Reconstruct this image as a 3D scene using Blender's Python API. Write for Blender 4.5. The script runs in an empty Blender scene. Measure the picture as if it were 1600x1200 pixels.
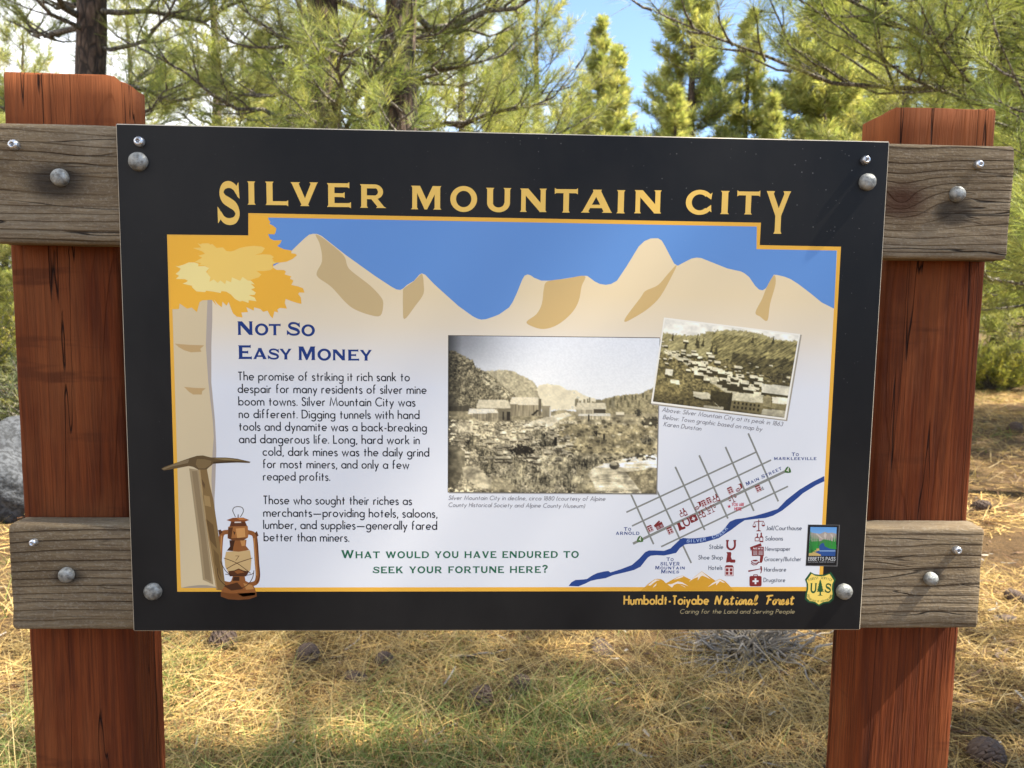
import bpy, bmesh, math, random
import numpy as np
from mathutils import Vector, Matrix
from mathutils.geometry import tessellate_polygon

S = bpy.context.scene
COL = S.collection
# ------------------------------------------------------------------ camera, sky, sun, exposure
F_PX = 1175.0
CAM = np.array([-0.02785, -0.91109, 1.31418])
PZ = 1.22                                   # height of the panel's centre above the ground
RX, RY, RZ = math.pi/2-0.0954819, -0.0141372, -0.0362780
SUN = np.array([0.60, -0.072, 0.80]); SUN = SUN/np.linalg.norm(SUN)

cd = bpy.data.cameras.new('camera'); cam = bpy.data.objects.new('camera', cd); COL.objects.link(cam)
cam.location = CAM; cam.rotation_euler = (RX, RY, RZ)
cd.sensor_width = 36; cd.lens = F_PX/1600*36; cd.clip_start = 0.02; cd.clip_end = 3000
cd.dof.use_dof = True; cd.dof.focus_distance = 0.92; cd.dof.aperture_fstop = 11
S.camera = cam

w = bpy.data.worlds.new('World'); S.world = w; w.use_nodes = True
nt = w.node_tree; N = nt.nodes; LK = nt.links
bg = N['Background']; bg.inputs[1].default_value = 0.10
sky = N.new('ShaderNodeTexSky'); sky.sky_type = 'NISHITA'; sky.sun_disc = False
sky.sun_elevation = math.asin(SUN[2]); sky.sun_rotation = math.atan2(SUN[0], SUN[1])
sky.altitude = 1900; sky.air_density = 1.0; sky.dust_density = 0.6; sky.ozone_density = 1.2
tc = N.new('ShaderNodeTexCoord'); mp = N.new('ShaderNodeMapping'); mp.inputs['Scale'].default_value = (1, 1, 2.2)
mp.inputs['Location'].default_value = (0.35, 0.1, 0.2)
LK.new(tc.outputs['Generated'], mp.inputs[0])
cn = N.new('ShaderNodeTexNoise'); cn.inputs['Scale'].default_value = 2.1; cn.inputs['Detail'].default_value = 7; cn.inputs['Roughness'].default_value = 0.58
LK.new(mp.outputs[0], cn.inputs['Vector'])
sx = N.new('ShaderNodeSeparateXYZ'); LK.new(tc.outputs['Generated'], sx.inputs[0])
ad = N.new('ShaderNodeMath'); ad.operation = 'MULTIPLY_ADD'; ad.inputs[1].default_value = -0.30   # more cloud towards the west
LK.new(sx.outputs[0], ad.inputs[0]); LK.new(cn.outputs[0], ad.inputs[2])
rp = N.new('ShaderNodeValToRGB'); rp.color_ramp.elements[0].position = 0.50; rp.color_ramp.elements[1].position = 0.66
LK.new(ad.outputs[0], rp.inputs[0])
mx = N.new('ShaderNodeMixRGB'); mx.inputs[2].default_value = (5.6, 5.7, 5.9, 1)
LK.new(rp.outputs[0], mx.inputs[0]); LK.new(sky.outputs[0], mx.inputs[1]); LK.new(mx.outputs[0], bg.inputs[0])

sd = bpy.data.lights.new('sun', 'SUN'); so = bpy.data.objects.new('sun', sd); COL.objects.link(so)
sd.energy = 5.0; sd.angle = math.radians(0.53); sd.color = (1.0, 0.93, 0.80)
so.rotation_euler = Vector(SUN).to_track_quat('Z', 'Y').to_euler()

S.view_settings.view_transform = 'Standard'; S.view_settings.look = 'None'
S.view_settings.gamma = 1; S.view_settings.use_curve_mapping = False
S.view_settings.exposure = 1.9
S.render.engine = 'CYCLES'
S.cycles.use_denoising = True
S.cycles.max_bounces = 6; S.cycles.diffuse_bounces = 3; S.cycles.transparent_max_bounces = 4

# ------------------------------------------------------------------ helpers
def rot3():
    cx, s_x, cy, sy, cz, sz = math.cos(RX), math.sin(RX), math.cos(RY), math.sin(RY), math.cos(RZ), math.sin(RZ)
    X = np.array([[1,0,0],[0,cx,-s_x],[0,s_x,cx]]); Y = np.array([[cy,0,sy],[0,1,0],[-sy,0,cy]]); Z = np.array([[cz,-sz,0],[sz,cz,0],[0,0,1]])
    return Z@Y@X
CM = rot3()
def ray(x, y): return CM@np.array([(x-800)/F_PX, -(y-600)/F_PX, -1.0])
def at_y(x, y, Y=0.0):                       # photo position -> point on the plane at depth Y
    d = ray(x, y); return CAM+d*((Y-CAM[1])/d[1])
def at_z(x, y, Z=0.0):                       # photo position -> point on the ground
    d = ray(x, y); return CAM+d*((Z-CAM[2])/d[2])
def uv(x, y):
    p = at_y(x, y); return np.array([p[0], p[2]])

def lin(c): 
    c = np.asarray(c, float)/255.0
    return np.where(c <= 0.04045, c/12.92, ((c+0.055)/1.055)**2.4)

def tag(o, label=None, cat=None, group=None, kind=None):
    if label: o['label'] = label
    if cat: o['category'] = cat
    if group: o['group'] = group
    if kind: o['kind'] = kind
    return o
def link(name, me, mats=(), parent=None):
    o = bpy.data.objects.new(name, me); COL.objects.link(o)
    for m in mats: me.materials.append(m)
    if parent: o.parent = parent
    return o
def empty(name, loc, rz=0):
    o = bpy.data.objects.new(name, None); COL.objects.link(o); o.location = loc; o.rotation_euler = (0, 0, rz); o.empty_display_size = 0.1
    return o
def mesh_np(name, V, Q, col=None, smooth=False, midx=None):
    """V (n,3), Q (m,3 or 4) -> mesh, optional point colours"""
    me = bpy.data.meshes.new(name); V = np.ascontiguousarray(V, np.float32); Q = np.ascontiguousarray(Q, np.int32)
    n, k = Q.shape
    me.vertices.add(len(V)); me.vertices.foreach_set('co', V.ravel())
    me.loops.add(n*k); me.loops.foreach_set('vertex_index', Q.ravel())
    me.polygons.add(n); me.polygons.foreach_set('loop_start', np.arange(0, n*k, k, dtype=np.int32))
    me.polygons.foreach_set('loop_total', np.full(n, k, np.int32))
    if midx is not None: me.polygons.foreach_set('material_index', np.asarray(midx, np.int32))
    if smooth: me.polygons.foreach_set('use_smooth', np.ones(n, bool))
    if col is not None:
        a = me.color_attributes.new('tint', 'FLOAT_COLOR', 'POINT')
        c = np.ones((len(V), 4), np.float32); c[:, :3] = col; a.data.foreach_set('color', c.ravel())
    me.update(calc_edges=True); me.validate()
    return me

# value noise for painting and terrain
def vnoise(x, y, seed=0):
    xi = np.floor(x).astype(np.int64); yi = np.floor(y).astype(np.int64); fx = x-xi; fy = y-yi
    fx = fx*fx*(3-2*fx); fy = fy*fy*(3-2*fy)
    def h(a, b):
        n = (a*374761393+b*668265263+seed*1442695041) & 0x7fffffff
        n = ((n ^ (n >> 13))*1274126177) & 0x7fffffff
        return ((n ^ (n >> 16)) & 0xffff)/65535.0
    return (h(xi, yi)*(1-fx)+h(xi+1, yi)*fx)*(1-fy)+(h(xi, yi+1)*(1-fx)+h(xi+1, yi+1)*fx)*fy
def fbm(x, y, seed=0, o=4, g=0.55):
    a = 1.0; s = 0; t = 0
    for k in range(o):
        s = s+a*vnoise(x*2**k+k*17.3, y*2**k+k*9.1, seed+k); t += a; a *= g
    return s/t

# ------------------------------------------------------------------ materials
def newmat(name):
    m = bpy.data.materials.new(name); m.use_nodes = True
    return m, m.node_tree.nodes, m.node_tree.links, m.node_tree.nodes['Principled BSDF']
def nd(N, t, **kw):
    n = N.new(t)
    for k, v in kw.items():
        if k in n.inputs: n.inputs[k].default_value = v
        else: setattr(n, k, v)
    return n
def ramp(N, L, src, stops):
    r = N.new('ShaderNodeValToRGB'); e = r.color_ramp.elements
    while len(e) < len(stops): e.new(0.5)
    for k, (p, c) in enumerate(stops):
        e[k].position = p; e[k].color = (*c, 1) if len(c) == 3 else c
    L.new(src, r.inputs[0]); return r.outputs[0]
def g(v): return (v, v, v)
def mapped(N, L, scale, loc=(0, 0, 0), coord='Object'):
    t = N.new('ShaderNodeTexCoord'); m = N.new('ShaderNodeMapping'); m.inputs['Scale'].default_value = scale; m.inputs['Location'].default_value = loc
    L.new(t.outputs[coord], m.inputs[0]); return m.outputs[0]
def noise(N, L, vec, scale=1, detail=4, rough=0.55, dist=0):
    n = nd(N, 'ShaderNodeTexNoise', Scale=scale, Detail=detail, Roughness=rough, Distortion=dist); L.new(vec, n.inputs['Vector']); return n.outputs[0]
def math_(N, L, op, a, b=None, c=None):
    n = N.new('ShaderNodeMath'); n.operation = op
    for k, v in enumerate((a, b, c)):
        if v is None: continue
        if isinstance(v, (int, float)): n.inputs[k].default_value = v
        else: L.new(v, n.inputs[k])
    return n.outputs[0]
def mixc(N, L, fac, a, b, mode='MIX'):
    n = N.new('ShaderNodeMixRGB'); n.blend_type = mode
    for k, v in enumerate((fac, a, b)):
        if isinstance(v, (int, float)): n.inputs[k].default_value = v
        elif isinstance(v, tuple): n.inputs[k].default_value = (*v, 1)
        else: L.new(v, n.inputs[k])
    return n.outputs[0]
def bump(N, L, b, h, strength=0.5, dist=0.01):
    n = nd(N, 'ShaderNodeBump', Strength=strength, Distance=dist); L.new(h, n.inputs['Height']); L.new(n.outputs[0], b.inputs['Normal'])

def mat_redwood():
    m, N, L, b = newmat('red stained timber')
    t = N.new('ShaderNodeTexCoord'); inf = N.new('ShaderNodeObjectInfo'); off = N.new('ShaderNodeVectorMath'); off.operation = 'ADD'
    cb = N.new('ShaderNodeCombineXYZ'); L.new(math_(N, L, 'MULTIPLY', inf.outputs['Random'], 3.7), cb.inputs[2]); L.new(math_(N, L, 'MULTIPLY', inf.outputs['Random'], 1.3), cb.inputs[0])
    L.new(t.outputs['Object'], off.inputs[0]); L.new(cb.outputs[0], off.inputs[1])
    def mp_(s_):
        mm = N.new('ShaderNodeMapping'); mm.inputs['Scale'].default_value = s_; L.new(off.outputs[0], mm.inputs[0]); return mm.outputs[0]
    n1 = noise(N, L, mp_((46, 46, 1.5)), 1, 5, 0.62, 0.5); n2 = noise(N, L, mp_((240, 240, 9)), 1, 3, 0.6); n3 = noise(N, L, mp_((22, 22, 0.5)), 1, 3, 0.5, 0.25); n4 = noise(N, L, mp_((7, 7, 3.2)), 1, 4, 0.6)
    # flat sawn figure: long nested arches
    rg = nd(N, 'ShaderNodeTexNoise', Scale=1.0, Detail=1.0); L.new(mp_((9, 9, 0.62)), rg.inputs['Vector'])
    fr = math_(N, L, 'FRACT', math_(N, L, 'MULTIPLY', rg.outputs[0], 19)); fig = ramp(N, L, fr, [(0.0, g(0.0)), (0.72, g(0.35)), (0.94, g(1.0)), (1.0, g(0.0))])
    c = ramp(N, L, n1, [(0.30, (0.080, 0.0175, 0.0050)), (0.5, (0.132, 0.0305, 0.0085)), (0.70, (0.19, 0.050, 0.015))])
    c = mixc(N, L, math_(N, L, 'MULTIPLY', fig, 0.50), c, (0.070, 0.015, 0.006))
    c = mixc(N, L, ramp(N, L, n2, [(0.38, g(0.6)), (0.58, g(0))]), c, (0.055, 0.015, 0.007))
    c = mixc(N, L, ramp(N, L, n4, [(0.45, g(0)), (0.72, g(0.65))]), c, (0.23, 0.076, 0.025))          # stain worn thin
    sz = N.new('ShaderNodeSeparateXYZ'); L.new(t.outputs['Object'], sz.inputs[0])                      # sunlight on the top ends, painted in as paler orange
    toplit = ramp(N, L, math_(N, L, 'ADD', math_(N, L, 'SUBTRACT', sz.outputs[2], PZ+0.30), math_(N, L, 'MULTIPLY', n1, 0.10)), [(0.03, g(0)), (0.12, g(0.6))])
    c = mixc(N, L, toplit, c, (0.32, 0.105, 0.038))
    cr = noise(N, L, mp_((5, 5, 34)), 1, 3, 0.6); cx = math_(N, L, 'MULTIPLY', ramp(N, L, cr, [(0.60, g(0)), (0.68, g(1))]), ramp(N, L, n4, [(0.40, g(0)), (0.62, g(0.55))]))
    c = mixc(N, L, cx, c, (0.045, 0.012, 0.006))                                                       # saw marks across the grain
    ck = math_(N, L, 'ABSOLUTE', math_(N, L, 'SUBTRACT', n3, 0.5)); ckm = ramp(N, L, ck, [(0.0, g(1)), (0.0006, g(1)), (0.0024, g(0))])
    c = mixc(N, L, ckm, c, (0.010, 0.004, 0.003))
    L.new(c, b.inputs['Base Color']); b.inputs['Roughness'].default_value = 0.82; b.inputs['Specular IOR Level'].default_value = 0.1
    h = math_(N, L, 'SUBTRACT', math_(N, L, 'ADD', math_(N, L, 'MULTIPLY', n1, 0.6), math_(N, L, 'MULTIPLY', n2, 0.7)), math_(N, L, 'MULTIPLY', ckm, 1.6))
    h = math_(N, L, 'SUBTRACT', h, math_(N, L, 'MULTIPLY', fig, 0.25))
    bump(N, L, b, h, 0.75, 0.004)
    return m
def mat_weathered():
    m, N, L, b = newmat('weathered timber')
    t = N.new('ShaderNodeTexCoord'); sx = N.new('ShaderNodeSeparateXYZ'); L.new(t.outputs['Object'], sx.inputs[0])
    wob = noise(N, L, mapped(N, L, (1.7, 2.4, 7)), 1, 3, 0.5, 0.2); pace = noise(N, L, mapped(N, L, (0.3, 1, 11)), 1, 1)
    kn = N.new('ShaderNodeVectorMath'); kn.operation = 'DISTANCE'; kn.inputs[1].default_value = (0.478, 0.0, PZ+0.238)       # a knot the grain bends round
    sc = N.new('ShaderNodeVectorMath'); sc.operation = 'MULTIPLY'; sc.inputs[1].default_value = (0.7, 0, 1); L.new(t.outputs['Object'], sc.inputs[0]); L.new(sc.outputs[0], kn.inputs[0])
    kn.inputs[1].default_value = (0.478*.7, 0.0, PZ+0.238); kd = kn.outputs['Value']
    push = math_(N, L, 'MULTIPLY', math_(N, L, 'EXPONENT', math_(N, L, 'MULTIPLY', kd, -34)), 3.4)
    z = math_(N, L, 'ADD', math_(N, L, 'MULTIPLY', sx.outputs[2], 78), math_(N, L, 'MULTIPLY', wob, 4.2))
    z = math_(N, L, 'ADD', math_(N, L, 'ADD', z, push), math_(N, L, 'MULTIPLY', pace, 7.0)); fr = math_(N, L, 'FRACT', z)
    line = ramp(N, L, fr, [(0.0, g(1)), (0.06, g(0.95)), (0.13, g(0.15)), (0.6, g(0.0)), (1.0, g(0.45))])
    vary = noise(N, L, mapped(N, L, (5, 30, 26)), 1, 4); patch = noise(N, L, mapped(N, L, (3.0, 6, 9), (1.4, 0, 3)), 1, 4, 0.6)
    line = math_(N, L, 'MULTIPLY', line, ramp(N, L, vary, [(0.32, g(0.2)), (0.62, g(1))]))
    fib = noise(N, L, mapped(N, L, (26, 330, 330)), 1, 3, 0.65); grit = noise(N, L, mapped(N, L, (300, 420, 420)), 1, 2, 0.6)
    base = ramp(N, L, patch, [(0.30, (0.110, 0.076, 0.040)), (0.5, (0.190, 0.140, 0.082)), (0.70, (0.255, 0.205, 0.138))])
    c = mixc(N, L, ramp(N, L, fib, [(0.40, g(0.5)), (0.6, g(0))]), base, (0.085, 0.058, 0.036))
    c = mixc(N, L, ramp(N, L, grit, [(0.52, g(0)), (0.7, g(0.35))]), c, (0.30, 0.26, 0.20))
    c = mixc(N, L, math_(N, L, 'MULTIPLY', line, 0.8), c, (0.036, 0.023, 0.014))
    knot = ramp(N, L, math_(N, L, 'ADD', kd, math_(N, L, 'MULTIPLY', math_(N, L, 'SUBTRACT', vary, 0.5), 0.05)), [(0.004, g(0.95)), (0.012, g(0.8)), (0.030, g(0))])
    c = mixc(N, L, knot, c, (0.045, 0.018, 0.009))
    ck = math_(N, L, 'ABSOLUTE', math_(N, L, 'SUBTRACT', noise(N, L, mapped(N, L, (2.2, 20, 30), (4, 2, 1)), 1, 3, 0.5, 0.3), 0.5)); ckm = ramp(N, L, ck, [(0.0, g(1)), (0.003, g(0.9)), (0.008, g(0))])
    ckm = math_(N, L, 'MULTIPLY', ckm, ramp(N, L, patch, [(0.46, g(0)), (0.56, g(1))])); c = mixc(N, L, ckm, c, (0.014, 0.010, 0.008))
    for bx, bz, s0, s1 in ((-0.528, PZ+0.238, .012, .030), (0.545, PZ+0.225, .010, .019), (-0.535, PZ-0.234, .010, .018), (0.548, PZ-0.234, .010, .017)):     # iron stain round the bolts
        st = N.new('ShaderNodeVectorMath'); st.operation = 'DISTANCE'; sc2 = N.new('ShaderNodeVectorMath'); sc2.operation = 'MULTIPLY'; sc2.inputs[1].default_value = (0.7, 0, 1.15); L.new(t.outputs['Object'], sc2.inputs[0])
        st.inputs[1].default_value = (bx*0.7, 0.0, bz*1.15); L.new(sc2.outputs[0], st.inputs[0])
        sm = ramp(N, L, math_(N, L, 'ADD', st.outputs['Value'], math_(N, L, 'MULTIPLY', math_(N, L, 'SUBTRACT', vary, 0.5), 0.03)), [(s0, g(0.8)), (s1, g(0))]); c = mixc(N, L, sm, c, (0.018, 0.015, 0.013))
    L.new(c, b.inputs['Base Color']); b.inputs['Roughness'].default_value = 0.88; b.inputs['Specular IOR Level'].default_value = 0.15
    h = math_(N, L, 'SUBTRACT', math_(N, L, 'ADD', math_(N, L, 'MULTIPLY', fib, 0.45), math_(N, L, 'MULTIPLY', grit, 0.3)), math_(N, L, 'ADD', line, ckm))
    bump(N, L, b, h, 0.75, 0.003)
    return m
def mat_metal(name, col=(0.55, 0.56, 0.56), rough=0.42, scale=260):
    m, N, L, b = newmat(name)
    v = mapped(N, L, g(scale)); n = noise(N, L, v, 1, 4, 0.6); n2 = noise(N, L, v, 0.35, 2)
    c = ramp(N, L, n2, [(0.34, tuple(x*0.42 for x in col)), (0.48, tuple(x*0.8 for x in col)), (0.64, col)]); sp = noise(N, L, v, 2.3, 3, 0.7); c = mixc(N, L, ramp(N, L, sp, [(0.60, g(0)), (0.66, g(0.7))]), c, (0.10, 0.085, 0.07))
    L.new(c, b.inputs['Base Color']); b.inputs['Metallic'].default_value = 0.85
    L.new(ramp(N, L, n, [(0.3, g(rough-0.1)), (0.7, g(rough+0.2))]), b.inputs['Roughness'])
    bump(N, L, b, n, 0.6, 0.0015)
    return m
def mat_plain(name, col, rough=0.7):
    m, N, L, b = newmat(name)
    n = noise(N, L, mapped(N, L, g(40)), 1, 4)
    L.new(mixc(N, L, ramp(N, L, n, [(0.3, g(0.5)), (0.7, g(0))]), col, tuple(x*0.55 for x in col)), b.inputs['Base Color'])
    b.inputs['Roughness'].default_value = rough
    bump(N, L, b, n, 0.3, 0.005)
    return m
def mat_ink():
    m, N, L, b = newmat('printed laminate')
    a = N.new('ShaderNodeVertexColor'); a.layer_name = 'tint'
    v = mapped(N, L, (1, 1, 1))
    vo = nd(N, 'ShaderNodeTexVoronoi', Scale=230.0); L.new(v, vo.inputs['Vector'])
    big = noise(N, L, v, 7, 3)
    t = N.new('ShaderNodeTexCoord'); sx = N.new('ShaderNodeSeparateXYZ'); L.new(t.outputs['Object'], sx.inputs[0])
    side = ramp(N, L, math_(N, L, 'ADD', math_(N, L, 'MULTIPLY', sx.outputs[0], 0.55), math_(N, L, 'MULTIPLY', math_(N, L, 'SUBTRACT', sx.outputs[2], PZ), 1.0)), [(0.1, g(0.35)), (0.45, g(1))])
    thr = math_(N, L, 'MULTIPLY', math_(N, L, 'MULTIPLY', math_(N, L, 'POWER', math_(N, L, 'MAXIMUM', math_(N, L, 'SUBTRACT', big, 0.30), 0.0), 1.0), 0.42), side)
    sel = N.new('ShaderNodeSeparateXYZ'); L.new(vo.outputs['Color'], sel.inputs[0])
    rad = math_(N, L, 'MULTIPLY', math_(N, L, 'GREATER_THAN', sel.outputs[0], 0.70), math_(N, L, 'MULTIPLY', thr, math_(N, L, 'ADD', sel.outputs[1], 0.4)))
    sp = math_(N, L, 'LESS_THAN', vo.outputs['Distance'], rad)
    dirt = noise(N, L, mapped(N, L, (4, 4, 2.5)), 1, 5, 0.6)
    c = mixc(N, L, ramp(N, L, dirt, [(0.4, g(0.0)), (0.85, g(0.06))]), a.outputs[0], (0.30, 0.27, 0.22))
    c = mixc(N, L, math_(N, L, 'MULTIPLY', sp, 0.22), c, (0.55, 0.53, 0.48))
    L.new(c, b.inputs['Base Color'])
    L.new(ramp(N, L, dirt, [(0.3, g(0.40)), (0.7, g(0.52))]), b.inputs['Roughness']); b.inputs['Specular IOR Level'].default_value = 0.14
    return m
def mat_needle(name, trans=0.5, rough=0.5):
    m, N, L, b = newmat(name)
    a = N.new('ShaderNodeVertexColor'); a.layer_name = 'tint'
    L.new(a.outputs[0], b.inputs['Base Color']); b.inputs['Roughness'].default_value = rough; b.inputs['Specular IOR Level'].default_value = 0.22
    if trans > 0:
        tr = N.new('ShaderNodeBsdfTranslucent'); L.new(mixc(N, L, 1.0, a.outputs[0], (1.25, 1.2, 0.7), 'MULTIPLY'), tr.inputs[0])
        ms = N.new('ShaderNodeMixShader'); ms.inputs[0].default_value = trans
        L.new(b.outputs[0], ms.inputs[1]); L.new(tr.outputs[0], ms.inputs[2]); L.new(ms.outputs[0], N['Material Output'].inputs[0])
    return m
def mat_bark(name, c0, c1, c2, sc=9):
    m, N, L, b = newmat(name)
    vo = nd(N, 'ShaderNodeTexVoronoi', Scale=1.0); vo.feature = 'DISTANCE_TO_EDGE'; L.new(mapped(N, L, (sc*1.6, sc*1.6, sc*0.5)), vo.inputs['Vector'])
    n = noise(N, L, mapped(N, L, (sc*3, sc*3, sc)), 1, 5)
    c = ramp(N, L, n, [(0.3, c0), (0.52, c1), (0.75, c2)])
    c = mixc(N, L, ramp(N, L, vo.outputs[0], [(0.02, g(0.85)), (0.12, g(0))]), c, (0.018, 0.013, 0.010))
    L.new(c, b.inputs['Base Color']); b.inputs['Roughness'].default_value = 0.9
    bump(N, L, b, math_(N, L, 'ADD', math_(N, L, 'MINIMUM', vo.outputs[0], 0.2), math_(N, L, 'MULTIPLY', n, 0.15)), 0.9, 0.05)
    return m
def mat_ground():
    m, N, L, b = newmat('needle covered soil')
    n1 = noise(N, L, mapped(N, L, (2.2, 2.2, 2.2)), 1, 5); n2 = noise(N, L, mapped(N, L, (60, 22, 40)), 1, 4, 0.65, 1.5); n3 = noise(N, L, mapped(N, L, (22, 70, 40)), 1, 4, 0.65, 1.5)
    c = ramp(N, L, n1, [(0.3, (0.085, 0.050, 0.024)), (0.55, (0.17, 0.105, 0.048)), (0.75, (0.25, 0.165, 0.075))])
    f = math_(N, L, 'MAXIMUM', n2, n3)
    c = mixc(N, L, ramp(N, L, f, [(0.45, g(0.8)), (0.62, g(0))]), c, (0.05, 0.034, 0.020))
    L.new(c, b.inputs['Base Color']); b.inputs['Roughness'].default_value = 0.95; b.inputs['Specular IOR Level'].default_value = 0.1
    bump(N, L, b, f, 0.8, 0.03)
    return m
def mat_rock():
    m, N, L, b = newmat('lichened granite')
    n = noise(N, L, mapped(N, L, g(5)), 1, 6, 0.6); v = nd(N, 'ShaderNodeTexVoronoi', Scale=26.0); L.new(mapped(N, L, g(1)), v.inputs['Vector'])
    n2 = noise(N, L, mapped(N, L, g(38)), 1, 4, 0.65)
    c = ramp(N, L, n, [(0.3, (0.032, 0.035, 0.040)), (0.6, (0.085, 0.090, 0.098))])
    c = mixc(N, L, ramp(N, L, n2, [(0.45, g(0.0)), (0.56, g(0.9))]), c, (0.018, 0.019, 0.021))
    L.new(c, b.inputs['Base Color']); b.inputs['Roughness'].default_value = 0.9
    bump(N, L, b, n2, 0.7, 0.02)
    return m
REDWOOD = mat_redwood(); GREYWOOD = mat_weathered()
ZINC = mat_metal('galvanized steel', (0.36, 0.36, 0.335), 0.62, 330); STEEL = mat_metal('bright steel', (0.62, 0.63, 0.65), 0.25)
DARKHOLE = mat_plain('dark recess', (0.012, 0.011, 0.010), 0.9)
INK = mat_ink(); NEEDLE = mat_needle('pine needles'); GRASS = mat_needle('grass blades', 0.3, 0.6); LITTER = mat_needle('dry needles', 0.0, 0.55)
BARK = mat_bark('pine bark', (0.04, 0.026, 0.020), (0.10, 0.064, 0.045), (0.19, 0.13, 0.095)); TWIG = mat_bark('branch bark', (0.10, 0.085, 0.07), (0.21, 0.185, 0.15), (0.36, 0.33, 0.28), 22)
GROUND = mat_ground(); ROCK = mat_rock()
CONE = mat_plain('cone scales', (0.085, 0.052, 0.034), 0.75); DEADWOOD = mat_plain('bleached wood', (0.23, 0.20, 0.165), 0.85)
# ------------------------------------------------------------------ printed art on the panel
WHITE = lin((206, 210, 219))
def A(*c):
    v = lin(c)/WHITE*0.68; return np.clip(v*min(1.0, 0.80/v.max()), 0.004, 0.92)
STEP = 2.0e-6; LAYER = 9.0e-6
class Print:
    """flat ink shapes on the face of the panel, each a hair in front of the one it overprints"""
    def __init__(s, layer): s.V = []; s.F = []; s.C = []; s.layer = layer
    def poly(s, P, col, sub=0):
        P = [tuple(p) for p in P]
        if len(P) < 3: return
        y = -(s.layer*LAYER+sub*STEP)
        tri = tessellate_polygon([[Vector((p[0], p[1], 0)) for p in P]])
        b = len(s.V)
        col = np.asarray(col)
        for k, p in enumerate(P): s.V.append((p[0], y, p[1])); s.C.append(col if col.ndim == 1 else col[k])
        for t in tri:
            a, c, d = (P[i] for i in t)
            ar = (c[0]-a[0])*(d[1]-a[1])-(c[1]-a[1])*(d[0]-a[0])
            if abs(ar) < 1e-12: continue
            s.F.append((b+t[0], b+t[1], b+t[2]) if ar > 0 else (b+t[0], b+t[2], b+t[1]))
    def strip(s, Lp, Rp, col, sub=0):          # ribbon between two rows of points
        y = -(s.layer*LAYER+sub*STEP); b = len(s.V); n = len(Lp)
        for a, c in zip(Lp, Rp): s.V += [(a[0], y, a[1]), (c[0], y, c[1])]; s.C += [col, col]
        for k in range(n-1):
            i = b+2*k
            for t in ((i, i+1, i+3), (i, i+3, i+2)):
                a, c, d = (s.V[j] for j in t)
                ar = (c[0]-a[0])*(d[2]-a[2])-(c[2]-a[2])*(d[0]-a[0])
                s.F.append(t if ar > 0 else (t[0], t[2], t[1]))
    def line(s, P, wd, col, sub=0, closed=False):
        P = np.array(P, float)
        if closed: P = np.vstack([P, P[:1]])
        P = P[[0]+[k for k in range(1, len(P)) if np.hypot(*(P[k]-P[k-1])) > 1e-7]]
        if len(P) < 2: return
        T = np.zeros_like(P); T[1:-1] = P[2:]-P[:-2]; T[0] = P[1]-P[0]; T[-1] = P[-1]-P[-2]
        if closed: T[0] = T[-1] = P[1]-P[-2]
        seg = np.diff(P, axis=0); seg /= np.linalg.norm(seg, axis=1)[:, None]
        Nn = np.zeros_like(P)
        for k in range(len(P)):
            a = seg[k-1] if k > 0 else (seg[-1] if closed else seg[0]); c = seg[k] if k < len(seg) else (seg[0] if closed else seg[-1])
            m = a+c; L = np.hypot(*m); m = m/L if L > 1e-6 else np.array([-a[1], a[0]])
            nn = np.array([-m[1], m[0]]); cs = max(0.45, nn@np.array([-a[1], a[0]])); Nn[k] = nn/cs
        wv = np.asarray(wd)/2.0
        if wv.ndim: wv = wv[:, None]
        s.strip(P+Nn*wv, P-Nn*wv, col, sub)
    def grid(s, corners, img, sub=0):          # a halftone picture: corners TL TR BR BL in panel space, img rows of colours
        h, wd, _ = img.shape; y = -(s.layer*LAYER+sub*STEP); b = len(s.V)
        TL, TR, BR, BL = (np.array(c) for c in corners)
        gu, gv = np.meshgrid(np.linspace(0, 1, wd), np.linspace(0, 1, h))
        P = (TL*(1-gu[..., None])+TR*gu[..., None])*(1-gv[..., None])+(BL*(1-gu[..., None])+BR*gu[..., None])*gv[..., None]
        P = P.reshape(-1, 2)
        s.V += [(p[0], y, p[1]) for p in P.tolist()]; s.C += list(img.reshape(-1, 3))
        for r in range(h-1):
            for c in range(wd-1):
                i = b+r*wd+c
                s.F += [(i, i+wd, i+wd+1), (i, i+wd+1, i+1)]
    def build(s, name, parent, label=None):
        me = mesh_np(name, np.array(s.V), np.array(s.F), np.array(s.C))
        o = link(name, me, [INK], parent); o.location = (0, 0, 0)
        if label: o['label'] = label
        return o
class Z:
    """reads positions off an enlarged crop of the photograph"""
    def __init__(s, sc, ox, oy): s.a = (sc, ox, oy)
    def px(s, p): return (p[0]/s.a[0]+s.a[1], p[1]/s.a[0]+s.a[2])
    def __call__(s, *P): return [uv(*s.px(p)) for p in P]
PX = Z(1, 0, 0)
def smooth(P, n=6, closed=False):
    P = np.array(P, float); m = len(P); out = []
    rng_ = range(m if closed else m-1)
    for k in rng_:
        if closed: a, b, c, d = P[(k-1) % m], P[k], P[(k+1) % m], P[(k+2) % m]
        else: a, b, c, d = P[max(k-1, 0)], P[k], P[k+1], P[min(k+2, m-1)]
        for t in np.linspace(0, 1, n, endpoint=False):
            out.append(0.5*((2*b)+(c-a)*t+(2*a-5*b+4*c-d)*t*t+(3*b-a-3*c+d)*t**3))
    if not closed: out.append(P[-1])
    return out
def arc(cx, cy, rx, ry, a0, a1, n=18):
    return [(cx+rx*math.cos(math.radians(a)), cy+ry*math.sin(math.radians(a))) for a in np.linspace(a0, a1, n)]

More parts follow.
